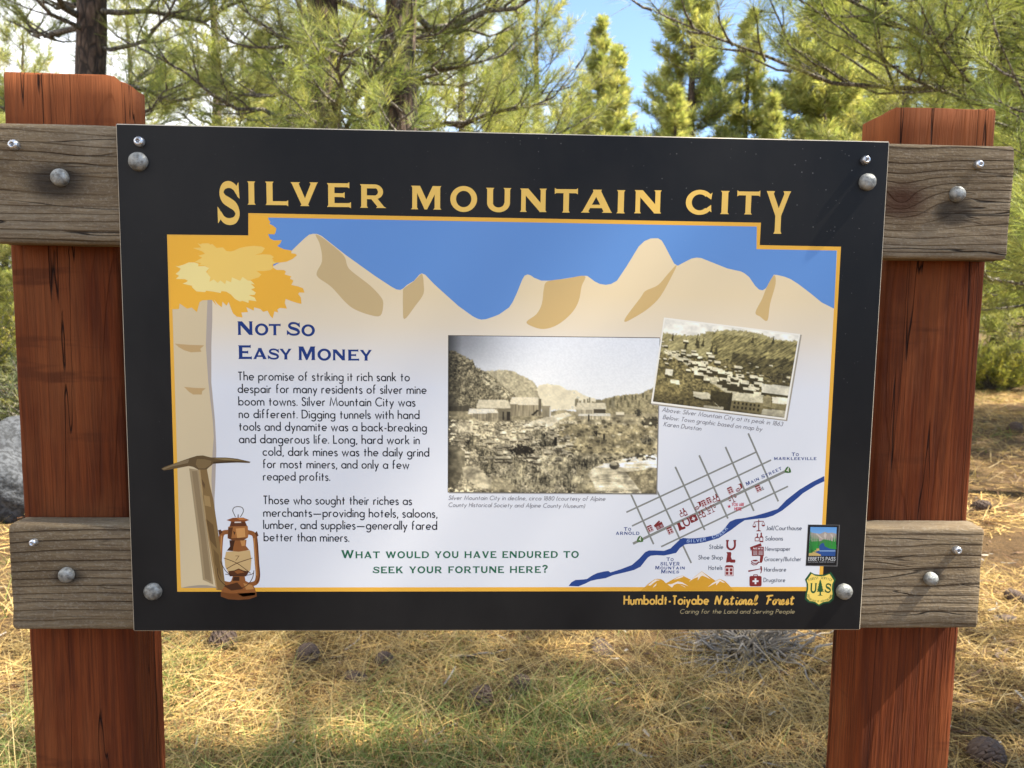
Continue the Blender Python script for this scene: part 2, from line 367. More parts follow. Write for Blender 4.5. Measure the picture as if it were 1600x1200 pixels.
# --- a geometric pen lettering: centre lines, cap height 1
def _pen():
    G = {}; c = lambda x=.27: arc(x, .31, .27, .265, 0, 360, 26)
    G['a'] = [c(), [(.54, 0), (.54, .58)]]; G['b'] = [[(0, 0), (0, 1.06)], c()]; G['c'] = [arc(.27, .31, .27, .265, 45, 315)]
    G['d'] = [c(), [(.54, 0), (.54, 1.06)]]; G['e'] = [[(.03, .30), (.54, .30)], arc(.27, .31, .27, .265, 0, 312)]
    G['f'] = [[(.1, 0), (.1, .82)]+arc(.27, .84, .17, .17, 180, 75, 8), [(0, .55), (.27, .55)]]
    G['g'] = [c(), [(.54, .58), (.54, -.06)]+arc(.28, -.06, .26, .24, 0, -150, 12)]
    G['h'] = [[(0, 0), (0, 1.06)], [(0, .3)]+arc(.215, .36, .215, .22, 180, 0, 12)+[(.43, 0)]]
    G['i'] = [[(0, 0), (0, .58)], [(0, .74), (0, .86)]]; G['j'] = [[(0, .58), (0, -.15)]+arc(-.13, -.15, .13, .14, 0, -80, 6), [(0, .74), (0, .86)]]
    G['k'] = [[(0, 0), (0, 1.06)], [(.38, .58), (.03, .27)], [(.13, .36), (.42, 0)]]; G['l'] = [[(0, 0), (0, 1.06)]]
    n1 = lambda x: [(x, .3)]+arc(x+.2, .37, .2, .21, 180, 0, 12)+[(x+.4, 0)]
    G['m'] = [[(0, 0), (0, .58)], n1(0), n1(.4)]; G['n'] = [[(0, 0), (0, .58)], n1(0)]; G['o'] = [c()]
    G['p'] = [[(0, .58), (0, -.33)], c()]; G['q'] = [[(.54, .58), (.54, -.33)], c()]
    G['r'] = [[(0, 0), (0, .58)], [(0, .3)]+arc(.2, .36, .2, .22, 180, 65, 8)]
    G['s'] = [smooth([(.32, .49), (.24, .565), (.14, .575), (.05, .52), (.04, .43), (.12, .345), (.22, .29), (.325, .22), (.335, .11), (.25, .03), (.14, .02), (.03, .09)], 3)]
    G['t'] = [[(.13, 0), (.13, .86)], [(-.02, .55), (.30, .55)]]; G['u'] = [[(0, .58), (0, .26)]+arc(.205, .235, .205, .215, 180, 360, 12)+[(.41, .58)]]
    G['v'] = [[(0, .58), (.23, .02), (.46, .58)]]; G['w'] = [[(0, .58), (.2, .03), (.38, .56), (.56, .03), (.76, .58)]]
    G['x'] = [[(0, 0), (.42, .58)], [(.42, 0), (0, .58)]]; G['y'] = [[(0, .58), (.24, .04)], [(.46, .58), (.1, -.33)]]; G['z'] = [[(0, .54), (.4, .54), (0, .04), (.42, .04)]]
    C_ = lambda a0, a1: arc(.45, .5, .45, .48, a0, a1, 30)
    G['A'] = [[(0, 0), (.36, .98), (.72, 0)], [(.14, .34), (.58, .34)]]; G['B'] = [[(0, .05), (0, .95), (.2, .95)]+arc(.22, .74, .2, .21, 90, -90, 10)+[(0, .53)], [(.2, .53)]+arc(.24, .29, .24, .24, 90, -90, 10)+[(0, .05)]]
    G['C'] = [C_(48, 312)]; G['D'] = [[(0, .05), (0, .95), (.2, .95)]+arc(.22, .5, .43, .45, 90, -90, 16)+[(0, .05)]]
    G['E'] = [[(.42, .95), (0, .95), (0, .05), (.42, .05)], [(0, .52), (.4, .52)]]; G['F'] = [[(.42, .95), (0, .95), (0, 0)], [(0, .52), (.38, .52)]]
    G['G'] = [C_(48, 350), [(.5, .46), (.9, .46)]]; G['H'] = [[(0, 0), (0, 1)], [(.58, 0), (.58, 1)], [(0, .53), (.58, .53)]]; G['I'] = [[(0, 0), (0, 1)]]
    G['J'] = [[(.27, 1), (.27, .17)]+arc(.13, .15, .14, .13, 0, -150, 8)]; G['K'] = [[(0, 0), (0, 1)], [(.5, 1), (.02, .48)], [(.1, .56), (.56, 0)]]; G['L'] = [[(0, 1), (0, .05), (.4, .05)]]
    G['M'] = [[(0, 0), (.13, .97), (.44, .1), (.75, .97), (.88, 0)]]; G['N'] = [[(0, 0), (0, .95), (.62, .05), (.62, 1)]]; G['O'] = [C_(0, 360)]
    G['P'] = [[(0, 0), (0, .95), (.22, .95)]+arc(.24, .71, .22, .24, 90, -90, 10)+[(0, .47)]]; G['R'] = G['P']+[[(.2, .47), (.46, 0)]]
    G['S'] = [smooth([(.45, .80), (.36, .93), (.24, .965), (.1, .9), (.06, .76), (.12, .63), (.25, .54), (.40, .45), (.47, .3), (.42, .12), (.27, .03), (.12, .06), (.02, .21)], 4)]
    G['T'] = [[(0, .95), (.5, .95)], [(.25, 0), (.25, .95)]]; G['U'] = [[(0, 1), (0, .33)]+arc(.27, .31, .27, .27, 180, 360, 12)+[(.54, 1)]]; G['V'] = [[(0, 1), (.31, .03), (.62, 1)]]
    G['W'] = [[(0, 1), (.24, .04), (.5, .95), (.76, .04), (1, 1)]]; G['Y'] = [[(0, 1), (.28, .48), (.56, 1)], [(.28, .5), (.28, 0)]]
    G['0'] = [arc(.25, .5, .25, .47, 0, 360, 22)]; G['1'] = [[(0, .86), (.16, .96), (.16, 0)]]
    G['3'] = [arc(.22, .73, .2, .22, 150, -80, 10), arc(.22, .28, .24, .25, 85, -150, 12)]; G['4'] = [[(.4, 0), (.4, .97), (0, .28), (.55, .28)]]
    G['6'] = [arc(.25, .29, .25, .26, 0, 360, 20), [(.38, .97), (.02, .38)]]; G['8'] = [arc(.24, .74, .19, .21, 0, 360, 16), arc(.24, .28, .24, .25, 0, 360, 18)]
    G['.'] = [[(0, 0), (0, .12)]]; G[','] = [[(.03, .1), (-.03, -.14)]]; G[':'] = [[(0, 0), (0, .12)], [(0, .42), (0, .54)]]; G['-'] = [[(0, .33), (.26, .33)]]; G['\u2014'] = [[(-.08, .33), (.88, .33)]]
    G['('] = [arc(.45, .42, .45, .7, 130, 230, 8)]; G[')'] = [arc(-.25, .42, .45, .7, 50, -50, 8)]; G['/'] = [[(0, -.1), (.34, 1.05)]]
    return G
PEN = _pen()
def pen_layout(text, wd, gap, space):
    x = 0; out = []
    for ch in text:
        if ch == ' ': x += space; continue
        st = PEN[ch]; xs = [p[0] for s_ in st for p in s_]; x0, x1 = min(xs), max(xs)
        out.append((x-x0+wd/2, st)); x += x1-x0+wd+gap
    return out, x-gap
def pen_text(pr, text, p0, p1, cap, col, wd=.13, gap=.085, space=.40, slant=0, mapper=PX, sub=0, fit=True):
    """text from photo point p0 to p1 (baseline), cap height in photo pixels"""
    a, b = np.array(mapper.px(p0)), np.array(mapper.px(p1)); A0, B0 = uv(*a), uv(*b)
    mpp = np.hypot(*(B0-A0))/np.hypot(*(b-a)); h = cap/mapper.a[0]*mpp
    d = (B0-A0)/np.hypot(*(B0-A0)); up = np.array([-d[1], d[0]])
    lay, W_ = pen_layout(text, wd, gap, space); kx = np.hypot(*(B0-A0))/(W_*h) if fit else 1.0
    for dx, st in lay:
        for k, s_ in enumerate(st):
            P = [A0+d*((p[0]+dx)*kx*h+slant*p[1]*h)+up*p[1]*h for p in s_]
            closed = len(P) > 8 and np.hypot(*(P[0]-P[-1])) < 1e-6
            pr.line(P[:-1] if closed else P, wd*h*min(1.0, (1+kx)/2), col, sub+k, closed)

# --- broad capitals with small wedge serifs, cap height 1
def _cop():
    G = {}; s, t = .05, .07
    def stem(x, wd, y0=0, y1=1, top=1, bot=1):
        P = []
        P += [(x-s, y0), (x+wd+s, y0), (x+wd, y0+t)] if bot else [(x, y0), (x+wd, y0)]
        P += [(x+wd, y1-t), (x+wd+s, y1), (x-s, y1), (x, y1-t)] if top else [(x+wd, y1), (x, y1)]
        if bot: P += [(x, y0+t)]
        return ('p', P)
    def bar(x0, x1, y0, y1, l=0, r=1):
        P = [(x0, y0-s), (x0+t, y0)] if l else [(x0, y0)]
        P += [(x1-t, y0), (x1, y0-s), (x1, y1+s), (x1-t, y1)] if r else [(x1, y0), (x1, y1)]
        P += [(x0+t, y1), (x0, y1+s)] if l else [(x0, y1)]
        return ('p', P)
    def ring(cx, cy, rx, ry, wx, wy, a0, a1, n=40):
        return ('s', arc(cx, cy, rx, ry, a0, a1, n), arc(cx, cy, rx-wx, ry-wy, a0, a1, n))
    G['I'] = [stem(.05, .24)]; G['L'] = [stem(.05, .24), bar(.28, .90, .0, .165)]
    G['V'] = [('p', [(0, 1), (.38, 1), (.32, .94), (.56, .33), (.79, .94), (.73, 1), (1.08, 1), (1.03, .94), (.68, .06), (.73, 0), (.37, 0), (.42, .06), (.05, .94)])]
    G['E'] = [stem(.05, .24), bar(.28, .86, .835, 1), bar(.28, .68, .42, .58), bar(.28, .92, 0, .165)]
    G['F'] = [stem(.05, .24), bar(.28, .86, .835, 1), bar(.28, .68, .40, .56)]
    G['R'] = [stem(.05, .24), bar(.28, .64, .83, 1, 0, 0), bar(.28, .64, .37, .53, 0, 0), ring(.62, .685, .36, .315, .22, .16, -90, 90, 20), ('p', [(.44, .42), (.72, .42), (1.02, .06), (1.12, 0), (.68, 0), (.73, .06)])]
    G['P'] = G['R'][:4]
    G['M'] = [stem(.07, .19), stem(.96, .22), ('p', [(.07, 1), (.38, 1), (.63, .42), (.88, 1), (1.19, 1), (1.1, .94), (.66, 0), (.56, 0), (.2, .84)])]
    G['O'] = [ring(.56, .5, .56, .53, .24, .195, 0, 360, 60)]
    G['U'] = [stem(.05, .24, .36, 1, 1, 0), stem(.76, .22, .36, 1, 1, 0), ring(.515, .38, .465, .40, .235, .20, 180, 360, 30)]
    G['N'] = [stem(.05, .19), stem(.86, .21), ('p', [(.0, 1), (.34, 1), (.96, .28), (1.02, .0), (.84, 0), (.2, .74)])]
    G['T'] = [bar(0, 1.0, .83, 1, 1, 1), stem(.38, .24, 0, .86, 0, 1)]
    G['A'] = [('p', [(-.02, 0), (.30, 0), (.25, .06), (.55, .74), (.60, 1), (.40, 1), (.42, .92), (.04, .06)]), ('p', [(1.12, 0), (.74, 0), (.80, .06), (.50, .74), (.44, 1), (.72, 1), (.70, .93), (1.07, .06)]), bar(.26, .82, .20, .345, 0, 0)]
    G['C'] = [ring(.56, .5, .56, .53, .24, .19, 44, 316, 40), ('p', [(1.06, .92), (1.02, .62), (.93, .68), (.80, .78), (.90, .86), (1.0, .86)]), ('p', [(1.04, .08), (1.02, .40), (.92, .32), (.80, .22), (.90, .14), (.98, .14)])]
    G['Y'] = [('p', [(0, 1), (.36, 1), (.31, .94), (.55, .60), (.77, .94), (.72, 1), (1.06, 1), (1.0, .94), (.67, .42), (.67, .06), (.72, 0), (.37, 0), (.42, .06), (.42, .42), (.05, .94)])]
    c = smooth([(.86, .76), (.74, .86), (.52, .915), (.28, .87), (.18, .73), (.28, .595), (.52, .51), (.76, .42), (.87, .27), (.76, .13), (.50, .085), (.26, .13), (.09, .26)], 6)
    c = np.array(c); T = np.gradient(c, axis=0); T /= np.linalg.norm(T, axis=1)[:, None]; nn = np.stack([-T[:, 1], T[:, 0]], 1); u = np.linspace(0, 1, len(c))
    wv = (.075+.035*np.exp(-((u-.5)/.2)**2))[:, None]
    G['S'] = [('s', [tuple(p) for p in c+nn*wv], [tuple(p) for p in c-nn*wv]), ('p', [(.93, .97), (.97, .60), (.88, .64), (.78, .76), (.84, .88)]), ('p', [(.0, .04), (-.01, .42), (.08, .36), (.18, .24), (.13, .14)])]
    G['H'] = [stem(.05, .22), stem(.84, .22), bar(.26, .86, .43, .59, 0, 0)]
    G['W'] = [('p', [(0, 1), (.36, 1), (.31, .94), (.50, .38), (.70, 1), (.90, 1), (1.11, .38), (1.29, .94), (1.24, 1), (1.58, 1), (1.53, .94), (1.2, 0), (1.02, 0), (.80, .62), (.58, 0), (.40, 0), (.05, .94)])]
    G['D'] = [stem(.05, .24), bar(.28, .56, .835, 1, 0, 0), bar(.28, .56, 0, .165, 0, 0), ring(.54, .5, .54, .5, .24, .165, -90, 90, 26)]
    G['K'] = [stem(.05, .24), ('p', [(.24, .36), (.40, .36), (.96, .94), (1.02, 1), (.66, 1), (.70, .94), (.24, .52)]), ('p', [(.44, .50), (.62, .58), (1.02, .06), (1.10, 0), (.70, 0), (.73, .06)])]
    q = np.array(smooth([(.08, .74), (.2, .87), (.40, .90), (.58, .80), (.58, .64), (.42, .52), (.36, .40), (.36, .29)], 4)); T = np.gradient(q, axis=0); T /= np.linalg.norm(T, axis=1)[:, None]; nn = np.stack([-T[:, 1], T[:, 0]], 1)
    G['?'] = [('s', [tuple(p) for p in q+nn*.095], [tuple(p) for p in q-nn*.095]), ('p', arc(.36, .11, .12, .12, 0, 330, 12))]
    return G
COP = _cop()
def cop_width(ch):
    xs = [q[0] for part in COP[ch] for row in part[1:] for q in row]; return min(xs), max(xs)
def cop_draw(pr, ch, org, ex, ey, col, sub=0):
    f_ = lambda P: [org+ex*p[0]+ey*p[1] for p in P]
    for k, part in enumerate(COP[ch]):
        if part[0] == 'p': pr.poly(f_(part[1]), col, sub+k)
        else: pr.strip(f_(part[1]), f_(part[2]), col, sub+k)
def cop_text(pr, text, p0, p1, cap, col, small=.8, mapper=PX, gap=.13, space=.55, sub=0, curve=None):
    """capitals; lower case letters are set as small capitals"""
    a, b = np.array(mapper.px(p0)), np.array(mapper.px(p1)); A0, B0 = uv(*a), uv(*b)
    mpp = np.hypot(*(B0-A0))/np.hypot(*(b-a)); h = cap/mapper.a[0]*mpp; d = (B0-A0)/np.hypot(*(B0-A0)); up = np.array([-d[1], d[0]])
    x = 0; lay = []
    for ch in text:
        if ch == ' ': x += space; continue
        k = small if (ch.islower()) else 1.0
        x0, x1 = cop_width(ch.upper()); lay.append((x-x0*k, k, ch.upper())); x += (x1-x0)*k+gap
    kx = np.hypot(*(B0-A0))/((x-gap)*h)
    for dx, k, ch in lay: cop_draw(pr, ch, A0+d*dx*kx*h, d*kx*h*k, up*h*k, col, sub)
def cop_fit(pr, ch, m, x0, x1, yt, yb, col, dy=0, sub=0):
    """one capital fitted to the box it fills in an enlarged crop"""
    P0, P1, P2 = m((x0, yb), (x1, yb+dy), (x0, yt)); g0, g1 = cop_width(ch); ex = (P1-P0)/(g1-g0)
    ey = P2-P0; ey = np.array([0, ey[1]])
    cop_draw(pr, ch, P0-ex*g0, ex, ey, col, sub)

# ---------------------------------------------------------------- halftone pictures, painted cell by cell
def inpoly(X, Y, P):
    r = np.zeros(X.shape, bool); n = len(P)
    for k in range(n):
        (x0, y0), (x1, y1) = P[k], P[(k+1) % n]
        if y0 == y1: continue
        c = ((y0 > Y) != (y1 > Y)) & (X < (x1-x0)*(Y-y0)/(y1-y0)+x0); r ^= c
    return r
def paint_canyon(w_=300, h_=226):
    X, Y = np.meshgrid(np.linspace(75, 1225, w_), np.linspace(160, 1025, h_)); im = np.zeros((h_, w_, 3))
    def C(*c): return np.array(c, float)
    t = np.clip((Y-160)/330, 0, 1)[..., None]; l = np.exp(-((X-75)/260)**2-((Y-160)/200)**2)[..., None]
    im[:] = C(208, 213, 222)*(1-t)+C(226, 228, 228)*t; im = im*(1-l*.42)
    f1 = fbm(X/26, Y/26, 3, 4); f2 = fbm(X/9, Y/9, 9, 3); f3 = fbm(X/60, Y/50, 21, 4); f4 = fbm(X/34, Y/26, 55, 4); sp = vnoise(X/5, Y/5, 5); sp2 = vnoise(X/7, Y/6, 77)
    def put(mask, col, amp=0, nz=f1, soft=None):
        v = np.clip(1+(nz-.5)*amp, .1, 2.2)[..., None]; im[mask] = (C(*col)*v)[mask]
    jit = (f2-.5)*16
    put(inpoly(X, Y+jit*.5, [(540, 470), (565, 428), (610, 417), (680, 425), (720, 450), (770, 452), (820, 480), (900, 505), (1000, 560), (540, 560)]), (188, 185, 168), .25, f1)
    put(inpoly(X, Y+jit*.7, [(230, 345), (300, 348), (385, 342), (420, 348), (470, 372), (530, 400), (555, 430), (562, 470), (600, 560), (200, 560)]), (150, 145, 122), .7, f2)
    put(inpoly(X, Y+jit*1.3, [(70, 232), (120, 250), (160, 270), (205, 290), (225, 335), (270, 350), (330, 392), (380, 440), (430, 475), (470, 520), (560, 575), (60, 600)]), (98, 93, 74), 2.2, .5*f2+.5*sp)
    m = inpoly(X, Y, [(240, 360), (300, 380), (420, 480), (380, 500), (270, 420)]) & (f2 > .5); put(m, (160, 155, 130), .6)
    put(inpoly(X, Y+jit*.7, [(860, 520), (950, 490), (1040, 472), (1120, 468), (1180, 440), (1235, 418), (1235, 620), (860, 600)]), (134, 126, 92), .9, f2)
    for k in range(16):
        tx = 770+k*14+8*math.sin(k*5); ty = 520+6*math.sin(k*3); put((np.abs(X-tx) < 5+2*math.sin(k)) & (Y < ty+20) & (Y > ty-18-8*math.sin(k*2.3)), (108, 104, 82), .4)
    for k in range(14):
        tx = 960+k*20; ty = 520-40*(k/14.)+25*math.sin(k*4.1); put((np.abs(X-tx) < 5) & (Y < ty+12) & (Y > ty-16), (84, 80, 56), .5)
    gm = inpoly(X, Y+jit*.5, [(60, 560), (300, 580), (470, 585), (700, 560), (900, 585), (1230, 575), (1230, 1030), (60, 1030)])
    put(gm, (136, 128, 100), 1.1, .55*f1+.45*f2)
    m = gm & (Y > 620) & (X < 780); put(m, (150, 143, 120), 2.4, .5*f2+.3*sp+.2*f3)
    put(inpoly(X, Y+jit*.2, [(455, 655), (560, 615), (690, 580), (725, 572), (748, 590), (690, 612), (640, 650), (560, 665)]), (198, 192, 172), .25)
    put(gm & (Y > 640) & (Y < 800) & (X > 680) & (X < 1200) & (Y > 560+(X-700)*.1), (134, 124, 90), .8, f2)
    # timber sheds
    def shed(roof, wall, rc=(172, 168, 152), wc=(112, 106, 88)):
        put(inpoly(X, Y, wall), wc, .55, vnoise(X/4, Y/60, 31)); put(inpoly(X, Y, roof), rc, .3, f2)
    shed([(70, 480), (95, 478), (130, 545), (75, 545)], [(75, 540), (200, 545), (200, 575), (75, 572)], (90, 86, 72), (70, 66, 54))
    shed([(240, 508), (400, 510), (415, 555), (222, 552)], [(240, 550), (415, 550), (418, 625), (345, 628), (250, 590)])
    shed([(420, 492), (565, 492), (572, 535), (405, 532)], [(408, 530), (572, 535), (580, 598), (420, 595)], (184, 180, 166), (128, 120, 98))
    put(inpoly(X, Y, [(345, 560), (418, 552), (418, 625), (345, 628)]), (96, 90, 74), .5); 
    for a in (372, 398, 408): put((np.abs(X-a) < 4) & (Y > 572) & (Y < 618), (40, 36, 30))
    shed([(190, 556), (335, 560), (345, 580), (180, 588)], [(190, 588), (345, 580), (340, 632), (240, 625)], (204, 200, 186), (120, 113, 94))
    put(inpoly(X, Y, [(525, 590), (560, 560), (568, 566), (540, 594)]), (40, 36, 30)); put((np.abs(X-572) < 8) & (Y > 500) & (Y < 590), (84, 78, 64), .4)
    put(inpoly(X, Y, [(585, 540), (632, 540), (636, 598), (588, 600)]), (118, 112, 92), .5); put((np.abs(X-632) < 4) & (Y > 548) & (Y < 600), (205, 200, 186))
    shed([(778, 520), (932, 520), (940, 556), (770, 556)], [(775, 556), (935, 556), (935, 580), (775, 580)], (176, 172, 154), (148, 142, 122))
    put(inpoly(X, Y, [(870, 556), (936, 552), (936, 578), (870, 578)]), (66, 60, 48), .3)
    shed([(790, 580), (960, 578), (964, 594), (782, 594)], [(784, 594), (964, 594), (962, 614), (784, 612)], (206, 202, 186), (146, 138, 114))
    put((np.abs(X-842) < 4) & (Y > 585) & (Y < 625), (46, 42, 34)); put((np.abs(X-1015) < 24) & (np.abs(Y-578) < 9), (192, 188, 170)); put((np.abs(X-1015) < 22) & (np.abs(Y-592) < 6), (110, 104, 84))
    put(((X-1116)/22)**2+((Y-572)/30)**2 < -.5+2.2*f2, (56, 54, 44), .6); put(((X-1190)/60)**2+((Y-622)/32)**2 < -.5+2.4*f2, (58, 54, 42), .8)
    strat = vnoise((X+Y*.8)/9, (Y-X*.7)/44, 61)
    m = inpoly(X, Y, [(75, 250), (205, 300), (330, 400), (440, 500), (200, 520), (75, 540)]); im[m] = (im*np.clip(.55+.95*(.5*strat+.5*f4), .4, 1.5)[..., None])[m]
    # boulders and brush
    rs = np.random.RandomState(4)
    for k in range(230):
        cx, cy = rs.uniform(70, 760), rs.uniform(630, 860); r = rs.uniform(6, 22)*(.6+.8*(cy-600)/260)
        d = ((X-cx)/r)**2+((Y-cy)/(r*.62))**2; m = d < 1; v = rs.uniform(.75, 1.22); put(m & (Y < cy+r*.1), (178*v, 172*v, 150*v), .6, f2); put(m & (Y > cy+r*.1), (78, 72, 58), .8, f2)
    for k in range(120):
        cx, cy = rs.uniform(660, 1220), rs.uniform(620, 830); r = rs.uniform(4, 13); d = ((X-cx)/r)**2+((Y-cy)/(r*.6))**2
        put(d < .7+.6*sp, (76, 70, 52) if k % 3 else (176, 168, 140), .7, f2)
    for cx, cy, rx, ry in ((300, 850, 90, 90), (200, 745, 60, 50), (450, 880, 90, 60), (500, 790, 90, 50), (690, 880, 90, 100), (590, 960, 110, 60), (760, 960, 90, 60), (880, 720, 40, 26), (610, 730, 60, 40), (420, 960, 80, 50), (860, 850, 60, 40), (1170, 720, 40, 24), (800, 860, 70, 60), (560, 700, 40, 30)):
        d = ((X-cx)/rx)**2+((Y-cy)/ry)**2; st = vnoise(X/4+Y/30, Y/26, 44); m = d < -1.3+4.0*f4; put(m, (104, 99, 80), 2.2, np.clip(.35*st+.25*sp+.4*f2+(f3-.5)*.9-.04*(d > .5), 0, 1))
    put(((X-480)/70)**2+((Y-790)/38)**2 < -.6+2.4*f2, (40, 36, 30), .8)
    put(inpoly(X, Y+jit*.3, [(70, 770), (120, 760), (165, 800), (165, 880), (130, 980), (75, 1000)]), (112, 106, 86), .7, f1)
    put(inpoly(X, Y+jit*.3, [(150, 885), (230, 880), (320, 960), (325, 1000), (250, 1005), (160, 940)]), (160, 153, 130), .5, f1)
    put(inpoly(X, Y+jit*.3, [(60, 640), (200, 640), (210, 690), (150, 700), (75, 690)]), (150, 144, 124), 1.0, f2)
    put(inpoly(X, Y, [(320, 930), (400, 960), (480, 1030), (300, 1030)]), (138, 130, 104), .6, f2)
    put((np.abs(X-662) < 8) & (np.abs(Y-737) < 24), (30, 27, 22)); put((np.abs(X-882) < 12) & (np.abs(Y-690) < 14) & (f2 > .4), (38, 34, 26)); put((np.abs(X-928) < 6) & (np.abs(Y-708) < 16), (38, 34, 26))
    wv = inpoly(X, Y+jit*.25, [(1228, 800), (1120, 812), (1010, 838), (920, 862), (870, 885), (840, 920), (870, 960), (895, 1030), (1228, 1030)])
    put(wv, (176, 170, 148), .5, vnoise(X/40, Y/6, 12)); put(wv & (Y < 880) & (vnoise(X/60, Y/9, 8) > .45), (212, 210, 202), .1)
    put(inpoly(X, Y+jit*.4, [(1228, 880), (1050, 905), (1090, 950), (1150, 1030), (1228, 1030)]), (118, 110, 84), 1.0, f2)
    for k in range(46):
        cx = rs.uniform(920, 1220); cy = 842-(cx-900)*.08+rs.uniform(-16, 16); r = rs.uniform(4, 12); put(((X-cx)/r)**2+((Y-cy)/(r*.5))**2 < 1, (64, 60, 48), .6, f2)
    put(((X-990)/28)**2+((Y-870)/22)**2 < 1, (64, 62, 52), .6, f2); put(((X-985)/18)**2+((Y-860)/11)**2 < 1, (120, 116, 100), .4, f2)
    m = Y > 600; im[m] = (im*np.clip(.45+1.1*f4, .5, 1.45)[..., None])[m]
    land0 = (im.mean(2) < 190) & (im[..., 2] < im[..., 0]); gr = im.mean(2, keepdims=True)*np.array([1.03, 1.0, .91]); im = np.where(land0[..., None], im*.55+gr*.45, im)
    b4 = (np.roll(im, 1, 0)+np.roll(im, -1, 0)+np.roll(im, 1, 1)+np.roll(im, -1, 1))/4; im[1:-1, 1:-1] = (im*.6+b4*.4)[1:-1, 1:-1]
    im = np.where(land0[..., None], im*1.14*np.array([1.02, 1.0, .95]), im)
    v = np.clip((X-75)/70, 0, 1)*.5+.5; v = v*np.clip((1030-Y)/60+.55, 0, 1); land = im.mean(2) < 185
    im[land] = (im*np.minimum(1, v)[..., None])[land]
    im = im*(1+(sp2-.5)*.05)[..., None]
    return np.clip(lin(np.clip(im, 8, 240))/WHITE*.68, .004, .85)
def paint_town(w_=214, h_=136):
    X, Y = np.meshgrid(np.linspace(0, 1050, w_), np.linspace(0, 640, h_)); im = np.zeros((h_, w_, 3))
    C = lambda *c: np.array(c, float)
    f1 = fbm(X/40, Y/40, 6, 4); f2 = fbm(X/13, Y/11, 19, 3); st = vnoise((X+Y*1.2)/8, (Y-X*.4)/34, 5); sp = vnoise(X/7, Y/6, 2)
    im[:] = C(222, 222, 214)
    def put(m, c, amp=0, nz=f2):
        v = np.clip(1+(nz-.5)*amp, .15, 2.0)[..., None]; im[m] = (C(*c)*v)[m]
    hill = Y+40*(f2-.5) > np.interp(X, [0, 120, 260, 340, 480, 620, 760, 900, 1050], [105, 110, 95, 58, 22, 14, 24, 58, 40])
    put(hill, (158, 148, 92), .9, .5*st+.5*f2); put(hill & (X > 380) & (Y > 60) & (Y < 330), (134, 124, 70), 1.5, .6*st+.4*f2)
    put(hill & (X > 560) & (Y > 170+60*f1) & (Y < 330), (88, 80, 44), 1.7, .6*st+.4*f2)
    put((Y > 250+20*f2) & (X < 600), (120, 108, 62), 1.6, f2); put((Y > 310) & (X >= 540), (96, 86, 48), 1.6, f2)
    put((Y > 470+.15*X+30*f2) & (X < 600), (128, 114, 64), 1.2, f2); put((Y > 580), (110, 98, 56), 1.2, f2)
    for tx, ty, h in ((190, 170, 85), (270, 130, 90), (285, 150, 80), (320, 140, 70), (395, 180, 90), (430, 175, 90), (80, 130, 60), (860, 60, 60), (700, 70, 60)):
        put((np.abs(X-tx)+6*(f2-.5) < 13*np.clip((Y-ty+h*.5)/h, .2, 1)) & (Y > ty-h*.5) & (Y < ty+h*.5), (70, 64, 36), .8)
    rs = np.random.RandomState(8)
    street = inpoly(X, Y+20*(f2-.5), [(20, 240), (120, 235), (300, 310), (460, 390), (620, 470), (720, 520), (690, 545), (560, 505), (380, 420), (180, 310), (40, 262)]); put(street, (196, 188, 150), .5)
    for k in range(92):
        t = rs.rand(); cx = 40+t*700+rs.normal(0, 70); cy = 235+t*230+rs.normal(0, 46); s_ = (9+26*t)*rs.uniform(.6, 1.3)
        put((np.abs(X-cx) < s_*1.25) & (np.abs(Y-cy-s_*.5) < s_*.6), (66, 58, 32), .6); put((np.abs(X-cx-(Y-cy)*.3) < s_*1.2) & (np.abs(Y-cy+s_*.2) < s_*.42), (226, 218, 182), .25)
    for k in range(60):
        cx = rs.uniform(520, 1040); cy = rs.uniform(250, 430); s_ = rs.uniform(6, 16); put((np.abs(X-cx) < s_) & (np.abs(Y-cy) < s_*.4), (214, 206, 168) if k % 3 == 0 else (56, 50, 28), .4)
    def q(P, c, a=.3): put(inpoly(X, Y, P), c, a)
    q([(60, 375), (120, 378), (122, 425), (62, 420)], (232, 226, 196)); q([(60, 425), (122, 428), (120, 445), (60, 440)], (70, 62, 34))
    q([(110, 455), (180, 455), (190, 485), (115, 482)], (226, 218, 182)); q([(300, 525), (420, 520), (480, 560), (380, 575), (310, 560)], (222, 214, 178)); q([(310, 560), (380, 575), (470, 570), (465, 590), (320, 578)], (64, 56, 30))
    q([(480, 590), (540, 580), (580, 600), (520, 618)], (226, 218, 184)); q([(440, 500), (600, 500), (620, 640), (560, 640), (440, 560)], (70, 62, 32), .6)
    q([(600, 495), (620, 490), (625, 640), (590, 640), (585, 560)], (58, 52, 28)); q([(610, 490), (860, 485), (872, 548), (616, 555)], (214, 206, 168), .4); q([(616, 555), (870, 548), (862, 632), (612, 636)], (140, 126, 78), .3)
    for k in range(7):
        for yy in (572, 606): put((np.abs(X-640-k*32) < 7) & (np.abs(Y-yy) < 10), (52, 46, 24))
    q([(826, 400), (1062, 395), (1064, 466), (838, 468)], (206, 202, 178), .25); q([(838, 468), (1064, 466), (1064, 480), (838, 484)], (60, 54, 28)); q([(850, 490), (915, 486), (930, 570), (870, 572)], (150, 138, 92), .4)
    q([(925, 490), (1052, 484), (1060, 535), (935, 538)], (228, 222, 194), .2); q([(935, 538), (1060, 535), (1060, 580), (935, 582)], (140, 128, 82), .4); q([(870, 590), (1060, 584), (1060, 640), (860, 640)], (204, 196, 160), .4); q([(400, 618), (560, 616), (560, 640), (400, 640)], (214, 206, 170), .3)
